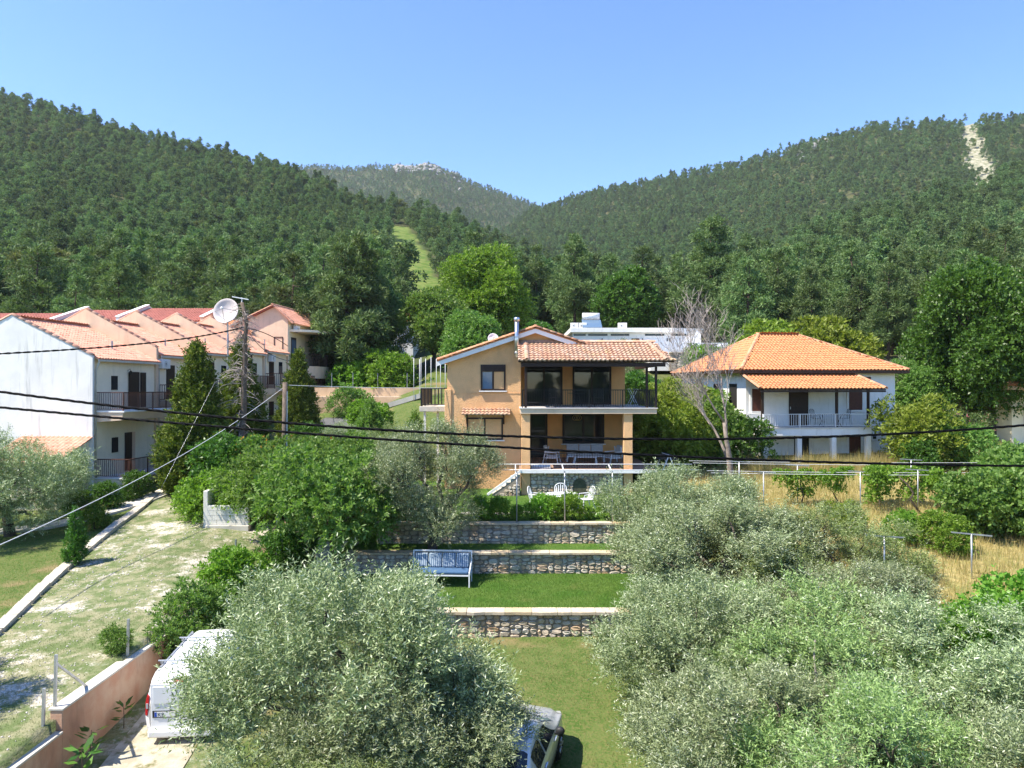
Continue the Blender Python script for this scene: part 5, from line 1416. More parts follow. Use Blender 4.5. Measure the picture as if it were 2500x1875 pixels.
for i in range(9):
    x = -7.9 + [0, .42, .5, .95, 1.35, 1.75, 2.15, 2.5, 2.75][i]
    t = thing('white_pole', ['first', 'second', 'third', 'fourth', 'fifth', 'sixth', 'seventh', 'eighth', 'ninth'][i] + ' thin white pole of the row of nine, counting towards the orange house', 'pole', (x, 58.2 + (i % 3)*.3, float(ground_z(x, 58.2))-.1), 0, 'row of nine thin white poles')
    MB().tube([(0,0,0),(0,0,3.6 - .15*(i % 2))], .021, 6).build('shaft', G['metal_w'], t, True)
# hillside house half hidden among pines
HH = thing('hillside_house', 'white house with an orange roof half hidden among the pine trunks', 'house', (-17, 92, 5.6))
MB().box(0, 4.4, 0, 6, -2, 2.6).build('wall', G['white'], HH); MB().box(-2, 2.5, -2.5, -.01, -2, .4).build('terrace', G['white'], HH)
tile_slope(HH, (-.4,-.6,2.6), (1,0,0), (0,3.6,1.5), [(0,0),(5.2,0),(5.2,3.9),(0,3.9)], G['tile_orange'], pu=.26, pv=.4)
window(HH, 1.2, 2.4, -.01, .6, 1.8)
# ------------------------------------------------------------------ trees and shrubs
def gz(x, y): return float(ground_z(x, y))
def garden_z(x, y):
    if -8.2 < x < 7.6 and y > 29.0: return up_z(x, y)
    if -6.6 < x < 6.6 and 27.4 < y <= 29.0: return mid_z(x, y)
    if -6.5 < x < 6.4 and 23.2 < y <= 27.4: return low_z(x, y)
    return gz(x, y)

# olives: (x, y, crown-top height in eye-level z, mesh kind, label)
def olive(x, y, top, key, label, wide=1.0, base=None):
    z = garden_z(x, y) if base is None else base
    h = top - z; s = h / 6.1; wide *= 1.12
    t = plant('olive_tree', key, (x, y, z - .05), label, 'olive tree', s * wide, group='olive trees', sz=s)
    return t
olive(-3.6, 15.4, -3.0, 'olive1', 'large silvery olive tree half covering the white van', 1.05)
olive(-2.55, 12.4, -6.2, 'olive3', 'low olive crown filling the bottom edge in front of the large olives', 1.3)
olive(-15.6, 16.4, -2.8, 'olive2', 'olive tree throwing its shadow on the near end of the lane', 1.0)
olive(-2.15, 14.7, -4.8, 'olive0', 'large olive tree overhanging the silver car roof', 1.17)
olive(-4.5, 10.6, -5.45, 'olive2', 'olive treetop at the bottom edge below the white van', .62)
olive(-3.1, 27.95, -1.05, 'olive2', 'olive tree with a dark trunk standing between the upper stone walls', .92)
olive(-21.2, 30.6, -1.45, 'olive1', 'grey-green olive tree in front of the low apartment annexe', 1.15)
olive(6.2, 27.0, -2.45, 'olive0', 'pale olive tree against the end of the stone walls, below the white house', 1.18, -7.2)
olive(6.4, 23.0, -3.3, 'olive2', 'olive tree with a broad crown in the middle of the olive grove', 1.4, -7.6)
olive(9.0, 19.2, -4.2, 'olive1', 'olive tree between the broad grove crown and the vine hedge', 1.25, -7.8)
olive(10.2, 22.8, -3.45, 'olive3', 'olive tree beside the dry field with a bare gap under its crown', 1.25, -7.3)
olive(4.9, 18.4, -4.2, 'olive1', 'olive tree leaning over the grass beyond the silver car', 1.15, -8.7)
olive(7.0, 16.8, -4.3, 'olive3', 'olive tree in the thick of the grove, with a bare upright branch', 1.3, -8.6)
olive(9.6, 15.6, -4.2, 'olive0', 'grey olive tree in front of the bright vine hedge', 1.3, -8.4)
olive(4.6, 13.7, -5.1, 'olive2', 'low olive tree at the bottom edge facing the silver car', 1.2, -8.9)
olive(5.9, 11.6, -4.6, 'olive3', 'fresh green olive tree nearest the drone at the bottom edge', 1.1, -8.8)
olive(8.6, 11.4, -4.9, 'olive1', 'silver olive tree in the bottom corner of the grove', 1.1, -8.6)
olive(19.5, 56, 3.0, 'olive0', 'pale olive bush behind the roof of the hip-roofed house', 1.2)
olive(24.5, 50, 2.2, 'olive2', 'silvery olive between the hip-roofed house and the big dark tree', 1.2)
olive(28.2, 53, 2.6, 'olive1', 'taller silvery olive behind the big dark tree', 1.1)
olive(10.5, 66, 4.6, 'olive2', 'round grey olive in front of the bungalow door', .9)
olive(-9.5, 41.5, -1.7, 'olive1', 'silvery olive beside the parked car behind the garden', 1.0)
olive(-6.9, 41.0, -1.9, 'olive3', 'silvery olive against the west wall of the orange house', 1.0)
olive(-5.6, 36.5, -2.0, 'olive0', 'silvery olive in front of the awning window of the orange house', .8)
t = thing('bare_branch', 'bare upright olive branch sticking out of the grove', 'branch', (6.25, 15.0, -7.6)); limb(mbx := MB(), (0,0,0), (.05,.05,2.35), .04, .015, random.Random(3), 6, .02); mbx.build('stem', G['bark_pale'], t)

# broad-leaved trees
TREES['fruit'] = mk_leafy(61, 2.6, 1.8, 3.0, 1500, 14, .17, .085, L_MID, 30, .85, 1.7, .13)
TREES['plane'] = mk_leafy(62, 5.0, 5.2, 8.0, 6000, 10, .28, .16, L_BRIGHT, 46, 1.55, 4.5, .35, .9)
TREES['planelow'] = mk_leafy(63, 3.0, 3.2, 4.2, 3000, 10, .25, .13, L_MID, 30, 1.1, 1.5, .2, .8)
TREES['darkround'] = mk_leafy(64, 3.6, 4.0, 6.0, 4400, 10, .27, .16, L_DEEP, 42, 1.15, 2.5, .25, .7)
TREES['chestnut'] = mk_leafy(65, 5.2, 5.2, 6.6, 7500, 11, .24, .14, L_DEEP, 52, 1.5, 3.4, .36, .8, flat=.95)
TREES['yellowgreen'] = mk_leafy(66, 2.6, 2.2, 3.2, 1500, 10, .26, .13, L_YELLOW, 26, .9, 1.2, .14)
TREES['fig'] = mk_leafy(67, 2.5, 1.7, 1.9, 1900, 9, .22, .15, L_MID, 26, .85, .6, .1, .5, flat=1.0)
TREES['bush'] = mk_leafy(68, 1.25, 1.0, 1.0, 900, 10, .12, .06, L_MID, 18, .5, .3, .04, .3, flat=1.0, nl=6)
TREES['bush_b'] = mk_leafy(69, 1.25, 1.1, 1.05, 900, 10, .13, .075, L_BRIGHT, 18, .5, .3, .04, .3, flat=1.0, nl=6)
TREES['bush_d'] = mk_leafy(70, 1.25, 1.2, 1.1, 900, 10, .13, .07, L_DEEP, 18, .5, .3, .04, .3, flat=1.0, nl=6)
TREES['bush_y'] = mk_leafy(71, 1.3, 1.2, 1.1, 900, 10, .13, .06, L_YELLOW, 18, .5, .3, .04, .3, flat=1.0, nl=6)
TREES['bush_f'] = mk_leafy(72, 1.25, 1.1, 1.05, 900, 10, .12, .065, L_FLOWERED, 18, .5, .3, .04, .3, flat=1.0, nl=6)
TREES['bush_p'] = mk_leafy(73, .9, 1.1, 1.2, 700, 10, .14, .04, L_OLEANDER, 16, .42, .3, .03, .35, up=.9, flat=1.0, nl=6)
TREES['laurel'] = mk_leafy(74, .42, .5, .5, 260, 9, .13, .055, L_BRIGHT, 9, .22, .1, .02, .28, up=1.2, flat=1.0, droop=0, nl=5)
TREES['vine'] = mk_leafy(75, 1.7, .9, 1.0, 1700, 8, .13, .10, L_BRIGHT, 22, .55, .3, .05, .5, flat=1.0, nl=6)
def mk_cone(seed, H, r, n, per, L, W, m, k=40, slen=.3, tr=.1):
    rng = np.random.default_rng(seed); rr = random.Random(seed); lob = []
    for i in range(k):
        t = (i + .5) / k; z = H * (.06 + .9 * t); a = i * 2.4 + rr.uniform(-.4, .4)
        rad = r * (1 - t) ** .75 * min(1, .5 + t * 4) * .62
        lob.append((math.cos(a)*rad, math.sin(a)*rad, z, max(.12*r, r * .42 * (1 - t * .75) * rr.uniform(.8, 1.2))))
    V = crown_quads(rng, lob, n, per, L, W, slen, 1.6, .5, ctr=(0, 0, H * .3), spread=.6, squash=1.3)
    V[..., 2] = np.maximum(V[..., 2], .02)
    mb = MB().tube([(0,0,-.4), (0,0,H*.5), (0,0,H*.9)], [tr, tr*.6, .02], 7)
    return mb.mesh('trunk', G['bark'], True), quads_mesh('crown', V, m)
TREES['thuja'] = mk_cone(81, 8.0, 1.75, 5200, 10, .16, .07, L_CONIFER, 46, .4, .14)
TREES['thuja2'] = mk_cone(82, 7.6, 1.6, 4600, 10, .16, .07, L_CONIFER, 40, .4, .14)
TREES['cypress'] = mk_cone(83, 2.2, .42, 900, 8, .08, .035, L_DEEP, 26, .16, .05)
TREES['ball'] = mk_cone(84, 1.15, .75, 700, 9, .08, .04, L_CONIFER, 22, .14, .05)
TREES['youngcon'] = mk_cone(85, 3.0, 1.1, 1300, 9, .12, .06, L_MID, 30, .3, .07)

plant('plane_tree', 'plane', (-2.9, 77, gz(-2.9, 77) - 1.6), 'big bright green broad-leaved tree rising behind the orange house', 'tree', .95)
plant('leafy_tree', 'planelow', (-7.6, 70, gz(-7.6, 70) - .2), 'lighter green tree at the foot of the big bright tree, behind the white poles', 'tree', 1.0)
plant('leafy_tree', 'planelow', (-3.4, 64, gz(-3.4, 64) - .4), 'green tree just behind the ridge of the orange house', 'tree', .8)
plant('leafy_tree', 'darkround', (2.4, 62, gz(2.4, 62) - .4), 'dark leafy tree between the orange house roof and the bungalow', 'tree', .55)
plant('round_tree', 'darkround', (14.0, 89, gz(14, 89) - .6), 'dense dark green round tree behind the flat-roofed bungalow', 'tree', 1.08)
plant('chestnut_tree', 'chestnut', (31.0, 46.5, gz(31.0, 46.5) - .2), 'big dark leafy tree beside the cream house, trunk showing below', 'tree', .84, 1.0, sz=.98)
plant('leafy_tree', 'planelow', (26.6, 48, gz(26.6, 48) - .2), 'dark leafy tree filling the gap left of the big dark tree', 'tree', .62)
plant('bright_tree', 'yellowgreen', (20.8, 58, gz(20.8, 58) - .2), 'bright yellow-green tree behind the bare tree and the hipped roof', 'tree', 1.25)
plant('bright_tree', 'yellowgreen', (25.3, 58, gz(25.3, 58) - .2), 'bright yellow-green tree above the ridge of the hipped roof', 'tree', 1.3)
plant('fruit_tree', 'fruit', (-6.55, 26.9, -7.15), 'spreading green fruit tree with a forked trunk left of the stone walls', 'tree', .98)
plant('fruit_tree', 'fruit', (-9.3, 29.3, -6.3), 'green fruit tree beside the whitewashed block enclosure', 'tree', .82)
plant('fruit_tree', 'fruit', (-7.9, 31.5, -5.6), 'green tree behind the spreading fruit tree', 'tree', .72)
plant('fig_tree', 'fig', (17.3, 26.0, gz(17.3, 26.0)), 'big-leaved fig tree at the edge of the dry field', 'fig tree', .66)
plant('fig_tree', 'fig', (19.6, 27.0, gz(19.6, 27.0)), 'dense green fig tree behind the other fig at the field edge', 'fig tree', .82)
plant('conifer', 'thuja', (-16.4, 37.6, -5.6), 'tall bushy conifer in front of the end apartment balcony', 'conifer', 1.2, 1.0, sz=.98)
plant('conifer', 'thuja2', (-15.6, 41.6, -5.0), 'tall conifer right behind the dead trunk', 'conifer', 1.15, sz=1.0)
plant('conifer', 'thuja2', (-14.6, 49.5, -3.6), 'bushy conifer standing below the apartment tower', 'conifer', 1.0, sz=.80)
plant('conifer', 'thuja', (-17.2, 46.0, -4.4), 'dark conifer close against the third apartment house', 'conifer', .70)
plant('young_conifer', 'youngcon', (-9.3, 47.5, gz(-9.3, 47.5) - .1), 'young conifer in front of the peach retaining wall', 'conifer', 1.15)
plant('young_conifer', 'youngcon', (-6.3, 47, gz(-6.3, 47) - .1), 'small young conifer beside the west balcony of the orange house', 'conifer', .95)
plant('cypress', 'cypress', (-16.05, 26.6, gz(-16.05, 26.6)), 'small narrow cypress on the kerb of the lane', 'cypress', 1.0)
plant('clipped_bush', 'ball', (-18.0, 31.2, gz(-18, 31.2)), 'small round clipped conifer on the lawn by the footpath', 'bush', .95)
lz_ = up_z(0, 29.5)
for i, (x, s, lb) in enumerate(((-1.2, 1.05, 'laurel bush nearest the olive trunk on the top stone wall'), (-.45, 1.05, 'laurel bush left of the first trellis post'), (.15, .7, 'small laurel hidden by the first trellis post'), (.75, .8, 'low laurel bush right of the first trellis post'), (1.28, 1.15, 'tall laurel in front of the left garden chair'),
                                (1.85, 1.05, 'laurel bush in front of the garden table'), (2.5, 1.2, 'large laurel in front of the right garden chair'), (3.15, .6, 'smallest yellowish laurel seedling on the top stone wall'), (3.95, 1.15, 'laurel bush at the last trellis post'))):
    plant('laurel_bush', 'laurel', (x, 29.55 + .1*(i % 2), lz_), lb, 'bush', s * .74, group='laurel bushes along the top stone wall')
# shrubs: (x, y, key, scale, label)
for x, y, key, s, lb in (
    (-9.75, 22.3, 'bush', 1.0, 'rounded hedge bush spilling over the salmon wall beside the van'), (-9.9, 20.9, 'bush', .75, 'hedge bush at the near end of the salmon wall hedge'), (-9.6, 25.2, 'bush_b', .95, 'upright leafy bush at the top of the salmon wall hedge'),
    (-10.7, 19.4, 'bush', .35, 'low trailing weed on the lane side of the salmon wall'), (-8.7, 27.6, 'bush_d', .8, 'dark bush under the fruit tree by the broken wall'),
    (-12.9, 32.4, 'vine', 1.0, 'bright grape vine draped over the block enclosure'), (-11.4, 33.0, 'vine', .95, 'bright grape vine growing beside the block enclosure'), (-14.4, 33.8, 'vine', .7, 'small bright vine by the end of the footpath'),
    (-12.6, 36.5, 'bush_f', 1.35, 'orange-tipped shrub at the foot of the timber pole'), (-10.3, 36.8, 'bush_f', 1.4, 'orange-tipped shrub between the timber pole and the garden'), (-14.5, 35.9, 'bush_d', 1.3, 'dark green shrub at the foot of the dead trunk'),
    (-8.2, 35.8, 'bush_b', 1.2, 'bright shrub behind the fruit tree'), (-16.8, 40.3, 'bush_d', .8, 'low dark shrub beside the apartment steps'), (-19.4, 34.6, 'bush_d', .55, 'small dark shrub by the garage opening'), (-18.9, 36.4, 'bush_d', .6, 'small dark shrub at the bottom of the apartment steps'), (-20.4, 33.9, 'bush_d', .5, 'small dark shrub against the low annexe wall'),
    (-11.6, 41.8, 'bush_d', 1.1, 'dark shrub in front of the parked car'), (-9.6, 49.5, 'bush_b', 1.2, 'light green shrub at the foot of the peach wall'),
    (9.0, 39.6, 'bush_y', 1.6, 'yellow-green hedge bush beside the terrace of the orange house'), (9.6, 42.6, 'bush_y', 1.9, 'tall yellow-green hedge bush between the two houses'), (11.2, 40.3, 'bush', 1.6, 'round green bush left of the bare tree'), (8.1, 44.0, 'bush_y', 1.7, 'yellow-green bush behind the balcony of the orange house'),
    (12.6, 39.6, 'bush_d', 1.15, 'dark bush at the foot of the bare tree'), (11.6, 44.5, 'bush_b', 1.6, 'green bush against the side wall of the white house'), (7.6, 50, 'bush_d', 1.5, 'dark glossy bush behind the corner of the veranda roof'), (9.0, 51.5, 'bush_d', 1.4, 'dark bush below the bungalow terrace wall'),
    (22.0, 39.0, 'bush_y', 1.75, 'tall yellow-green shrub at the corner of the white house'), (23.2, 38.0, 'bush', 1.3, 'green shrub beside the tall yellow-green shrub'), (21.2, 37.4, 'bush_d', .8, 'low dark shrub in front of the white house corner'),
    (25.2, 40.5, 'bush_p', 1.25, 'pink-flowered oleander in front of the big dark tree'), (23.9, 35.6, 'bush', .8, 'weedy green bush beyond the fig trees'), (26.5, 36, 'bush', .9, 'green bush in front of the cream house'), (24.2, 32.5, 'bush_b', .9, 'bright leafy bush at the far edge of the field'), (22.3, 30.5, 'bush', .9, 'leafy bush behind the dense fig tree'),
    (11.4, 16.9, 'vine', .75, 'bright vine hedge at the edge of the field'), (13.2, 17.4, 'vine', .95, 'bright vine hedge by the single T post'), (15.0, 16.8, 'vine', .95, 'bright vine hedge at the picture edge'), (13.2, 15.4, 'vine', .8, 'vine hedge sloping down to the olives'),
    (12.2, 26.5, 'bush_y', .55, 'small yellow-green weed in the dry field'), (13.6, 25.2, 'bush_b', .5, 'small bright weed beside the fig tree'), (14.5, 24.2, 'bush_b', .6, 'second bright weed in the dry straw'),
    (-13.0, 57.4, 'bush', 1.2, 'bush at the end of the parking place'), (-10.8, 63.5, 'bush_b', 1.8, 'bright undergrowth shrub above the peach wall'), (-14.2, 64.5, 'bush_b', 1.7, 'bright undergrowth shrub among the pine trunks'), (-7.0, 64.5, 'bush_d', 2.2, 'dark green shrub above the end of the peach wall'), (-15.6, 71, 'bush_b', 1.7, 'undergrowth shrub behind the apartment tower'), (-4.6, 60.0, 'bush_b', 1.5, 'green shrub behind the white poles'), (-12.2, 68, 'bush', 2.2, 'large bush among the pine trunks'),
    (3.4, 56, 'bush_d', 1.5, 'dark bush behind the veranda roof'), (17.2, 64.5, 'bush_b', 1.6, 'bush on the slope right of the bungalow terrace'), (22.5, 67, 'bush', 1.8, 'bush on the slope behind the bare tree')):
    plant('shrub', key, (x, y, garden_z(x, y) - .06), lb, 'shrub', s)
rng = np.random.default_rng(44); n = 16; a = rng.random(n)*6.28; e = rng.uniform(-.1, .7, n)
A_ = np.stack([np.cos(a)*np.cos(e), np.sin(a)*np.cos(e), np.sin(e)], 1); P0 = np.stack([A_[:,0]*.12, A_[:,1]*.12, rng.uniform(.3, 1.0, n)], 1)
S_ = unit(np.cross(A_, np.array([0, 0, 1.0])) + .2*rng.normal(size=(n, 3)))
TREES['seedling'] = (MB().tube([(0,0,-.1),(.03,0,.5),(0,.02,1.0)], [.02,.015,.008], 5).mesh('trunk', G['bark']), quads_mesh('crown', leaf_quads(P0, A_, S_, .42, .17), L_DEEP))
# seedlings at the foot of the salmon wall
for i, (x, y, s, lb) in enumerate(((-9.75, 18.2, .55, 'big-leaved seedling at the foot of the salmon wall nearest the van'), (-9.7, 16.7, .7, 'big-leaved seedling halfway along the foot of the salmon wall'), (-9.3, 15.7, .8, 'big-leaved seedling at the bottom edge by the salmon wall'))):
    plant('seedling', 'seedling', (x, y, gz(x, y)), lb, 'plant', s * 1.1, group='seedlings below the salmon wall')
# yucca on the middle terrace
t = thing('yucca', 'small spiky yucca at the end of the top stone wall', 'plant', (4.55, 28.45, mid_z(0, 28.4)))
rng = np.random.default_rng(8); n = 46; a = rng.random(n)*6.28; e = rng.uniform(.1, 1.3, n)
A_ = np.stack([np.cos(a)*np.cos(e), np.sin(a)*np.cos(e), np.sin(e)], 1); ob('leaves', quads_mesh('leaves', leaf_quads(np.zeros((n,3)) + A_*.05 + np.array([0,0,.15]), A_, unit(np.cross(A_, rng.normal(size=(n,3)))), .55, .05), L_YELLOW), t)
MB().tube([(0,0,-.05),(0,0,.2)], .06, 7).build('stem', G['bark'], t)

# bare tree
def bare_tree():
    rr = random.Random(12); tk = MB(); br = MB()
    def grow(mb, p, d, r, L_, lev):
        pts = [p]; rs = [r]; q = p.copy(); dd_ = d.copy(); seg = 4
        for i in range(seg):
            dd_ = (dd_ + Vector((rr.uniform(-1,1), rr.uniform(-1,1), rr.uniform(-.4,.8)))*.16).normalized(); q = q + dd_*L_/seg
            pts.append(q.copy()); rs.append(r*(1 - .55*(i+1)/seg))
        mb.tube(pts, rs, 7 if lev < 2 else (5 if lev < 3 else 3), lev < 2)
        if lev >= 5: return
        nb = [3, 4, 5, 5, 4][lev]
        for k in range(nb):
            f_ = rr.uniform(.45, 1.0) if k else 1.0; idx = min(seg, max(1, int(f_*seg)))
            sp = Vector((rr.uniform(-1,1), rr.uniform(-1,1), rr.uniform(.0,.9)))
            nd = (dd_*.75 + sp*[.42,.5,.62,.75,.85][lev]).normalized()
            grow(tk if lev < 1 else br, pts[idx], nd, max(.010, rs[idx]*[.62,.55,.5,.5,.6][lev]), L_*[.80,.70,.66,.62,.6][lev]*rr.uniform(.8,1.15), lev+1)
    grow(tk, Vector((0,0,-.3)), Vector((.02,0,1)), .19, 3.5, 0)
    return tk, br
tk, br = bare_tree()
t = thing('bare_tree', 'leafless grey tree standing before the white house', 'bare tree', (10.75, 35.6, gz(10.75, 35.6) - .3))
tk.build('trunk', G['bark_grey'], t, True); br.build('branches', G['bark_pale'], t)

# dead conifer used as a pole
rr = random.Random(5); t = thing('dead_trunk', 'dead conifer trunk with withered branches carrying a cable', 'dead tree', (-14.3, 38.0, -5.6))
pts = [(rr.uniform(-.05,.05) + .04*k, rr.uniform(-.05,.05), k*1.0) for k in range(11)]; pts[-1] = (.1, 0, 10.05)
MB().tube(pts, [.20 - .011*k for k in range(11)], 9).build('trunk', G['pole'], t, True)
b_ = MB()
for k in range(150):
    z = rr.uniform(1.2, 9.6) if k > 30 else rr.uniform(7.6, 10); a = rr.uniform(0, 6.28); L_ = rr.uniform(.5, 1.7) * (1.1 - .055*z)
    c, s = math.cos(a), math.sin(a); p = Vector((.015*z, 0, z)); up0 = rr.uniform(-.15, .35)
    P_ = [p, p + Vector((c*L_*.4, s*L_*.4, up0*.4)), p + Vector((c*L_*.75, s*L_*.75, up0*.2 - .12)), p + Vector((c*L_, s*L_, -.3*L_ + up0*.2))]
    b_.tube(P_, [.02, .015, .011, .006], 4)
    for j in range(5):
        f_ = rr.uniform(.35, .95); q = P_[0].lerp(P_[3], f_); b_.tube([q, q + Vector((rr.uniform(-.3,.3), rr.uniform(-.3,.3), rr.uniform(-.3,.12)))], [.008,.004], 3)
b_.build('branches', G['bark_pale'], t)
t = thing('cable_bracket', 'white crossbar bracket on top of the dead trunk', 'bracket', (-14.2, 38.0, 4.4)); MB().beam((-.5,0,.35),(.35,0,.2),.1,.05).tube([(0,0,0),(0,0,.3)], .03, 6).build('bar', G['metal_w'], t)

TREES['trellisvine'] = None
rng = np.random.default_rng(47); lob = [(x, .25*math.sin(3*x), .05*math.sin(5*x), rng.uniform(.14, .3)) for x in np.linspace(-1.1, 1.1, 12)] + [(rng.uniform(-1, 1), rng.uniform(-.3, .3), -rng.uniform(.2, .8), rng.uniform(.1, .2)) for _ in range(9)]
TREES['trellisvine'] = (None, quads_mesh('crown', crown_quads(rng, lob, 420, 6, .12, .10, .25, -.1, .3, droop=.4), L_BRIGHT))
# pines of the forest edge, each on its own
TREES['umbrella'] = mk_pine(55, 17.0, 5.6, .34, 3400, 7, .6, .14, None, .3, 11)
plant('umbrella_pine', 'umbrella', (26.5, 96, float(hill_z(26.5, 96))), 'broad old pine towering above the white house roof', 'pine tree', .98)
rr = random.Random(21); PN = []
def free(x, y, s):
    if 1 < x < 24 and y < 92: return False
    if -9 < x < 3 and y < 84: return False
    if -60 < x < -25 and y < 74: return False
    if -18.5 < x < -11 and 84 < y < 98: return False
    if (x - 26.5)**2 + (y - 96)**2 < 25 or (x - 14)**2 + (y - 89)**2 < 16: return False
    if 12 < x < 38 and y < 72: return False
    if 885 < 1250 + x/y*F < 1150 and y > 80: return False
    if -20 < x < -15.5 and y < 74: return False
    if -13.8 < x < -9 and y < 84: return False
    if clear_strip(np.array([x]), np.array([y]), 1.5)[0]: return False
    return all((x-a)**2 + (y-b)**2 > s for a, b in PN)
regs = [(-62, -28, 74, 118, 46, 10), (-28, -18, 68, 118, 22, 8), (-20, -12.6, 66, 84, 15, 3.5), (-18, -4, 98, 118, 14, 8), (-4, 26, 92, 118, 20, 9), (24, 40, 72, 118, 26, 9), (40, 80, 60, 118, 44, 12)]
labs = ['pine at the edge of the wood above the rear apartment roofs', 'pine at the edge of the wood behind the apartment tower', 'tall pine with a bare lower trunk above the peach retaining wall', 'pine beside the grassy break at the foot of the hill', 'pine in the wood behind the flat-roofed bungalow', 'tall pine with a visible trunk behind the white hip-roofed house', 'pine at the edge of the wood beyond the big dark tree']
ORD = ['first', 'second', 'third', 'fourth', 'fifth', 'sixth', 'seventh', 'eighth', 'ninth', 'tenth', 'eleventh', 'twelfth', 'thirteenth', 'fourteenth', 'fifteenth']
for (x0, x1, y0, y1, n, s), lb in zip(regs, labs):
    c = 0; made = []
    for _ in range(n * 30):
        if c >= n: break
        x, y = rr.uniform(x0, x1), rr.uniform(y0, y1)
        if abs(x/y) > .80 or not free(x, y, s): continue
        PN.append((x, y)); c += 1
        z = float(hill_z(x, y)) if y > 74 else gz(x, y)
        k = rr.randrange(6) if lb != labs[2] else rr.choice([0, 2])
        made.append(plant('pine_tree', 'pine%d' % k, (x, y, max(z, gz(x, y) if y < 84 else z) - .2), lb, 'pine tree', rr.uniform(.78, 1.15) * (1.0 if lb != labs[2] else 1.12), rr.uniform(0, 6.28), lb + ' (group)'))
    if lb == labs[2]:
        for o_, q_ in zip(sorted(made, key=lambda o: o.location.x / o.location.y), ORD): o_['label'] = q_ + ' bare-trunked pine above the peach retaining wall, counting from the apartment tower'
# ------------------------------------------------------------------ vehicles
def half(zb, wb, zl, wl, wr, zt):
    return [(0,zb),(wb*.9,zb),(wb,zb+.1),(wl+.012,zb+(zl-zb)*.55),(wl,zl),(wr+.03,zt-.075),(wr-.08,zt-.012),(0,zt+.02)]
class Body:
    def __init__(s, st):
        s.y = [a[0] for a in st]; s.p = np.array([half(*a[1:]) for a in st])       # (S,8,2)
    def pt(s, y, t, side=1):
        i = min(len(s.y)-2, max(0, int(np.searchsorted(s.y, y)) - 1)); f = (y - s.y[i])/(s.y[i+1]-s.y[i])
        pr = s.p[i]*(1-f) + s.p[i+1]*f; j = min(6, int(t)); g = t - j; q = pr[j]*(1-g) + pr[j+1]*g
        return Vector((side*q[0], y, q[1]))
    def patch(s, y0, y1, t0, t1, side=1, off=.008, n=5, taper=None):
        mb = MB(); vs = []
        for a in range(n+1):
            for b in range(n+1):
                t = t0 + (t1-t0)*b/n; y = y0 + (y1-y0)*a/n
                if taper: y = (y0 + taper[0]*b/n)*(1-a/n) + (y1 + taper[1]*b/n)*a/n
                p = s.pt(y, t, side); dy = s.pt(y+.02, t, side) - s.pt(y-.02, t, side); dt = s.pt(y, min(7, t+.05), side) - s.pt(y, max(0, t-.05), side)
                nr = dy.cross(dt); nr = nr.normalized() * (1 if side > 0 else -1) if nr.length > 1e-9 else Vector((0,0,1))
                vs.append(p + nr*off if nr.dot(Vector((p.x, 0, p.z - .6))) > 0 else p - nr*off)
        fs = [(a*(n+1)+b, a*(n+1)+b+1, (a+1)*(n+1)+b+1, (a+1)*(n+1)+b) for a in range(n) for b in range(n)]
        return mb.add(vs, fs)
    def shell(s):
        ys = []
        for a, b in zip(s.y[:-1], s.y[1:]): ys += [a + (b-a)*k/4 for k in range(4)]
        ys.append(s.y[-1]); ts = [k/3 for k in range(22)]; mb = MB(); rows = []
        for y in ys:
            ring = [s.pt(y, t, 1) for t in ts] + [s.pt(y, t, -1) for t in ts[::-1][1:-1]]; rows.append(ring)
        n = len(rows[0]); vs = [p for r in rows for p in r]
        fs = [(i*n+k, i*n+(k+1) % n, (i+1)*n+(k+1) % n, (i+1)*n+k) for i in range(len(rows)-1) for k in range(n)]
        fs += [tuple(range(n)), tuple((len(rows)-1)*n + k for k in range(n))[::-1]]
        return mb.add(vs, fs)

def wheel(parent, x, y, r=.31, w_=.2):
    sg = 1 if x > 0 else -1
    o = MB().lathe((x - sg*w_*.5, y, r), [(r*.6,0),(r*.94,0),(r,.03),(r,w_-.03),(r*.94,w_),(r*.62,w_),(r*.6,w_-.02)], 24, (sg,0,0)).build('wheel', G['rubber'], parent, True)
    rim = MB().lathe((x - sg*w_*.5 + sg*(w_-.03), y, r), [(r*.61,-.02),(r*.61,.012),(r*.55,.0),(r*.5,-.015)], 24, (sg,0,0))
    for k in range(5):
        a = k*1.2566; rim.beam((x + sg*(w_*.5-.02), y + .03*math.cos(a), r + .03*math.sin(a)), (x + sg*(w_*.5-.015), y + r*.57*math.cos(a), r + r*.57*math.sin(a)), .07, .03)
    rim.build('rim', G['metal_g'], o, True)
    MB().lathe((x + sg*.012, y, r + .01), [(r*1.17,-w_*.45),(r*1.17,.0),(r*.9,.001)], 24, (sg,0,0)).build('wheel_arch', G['plastic'], parent)

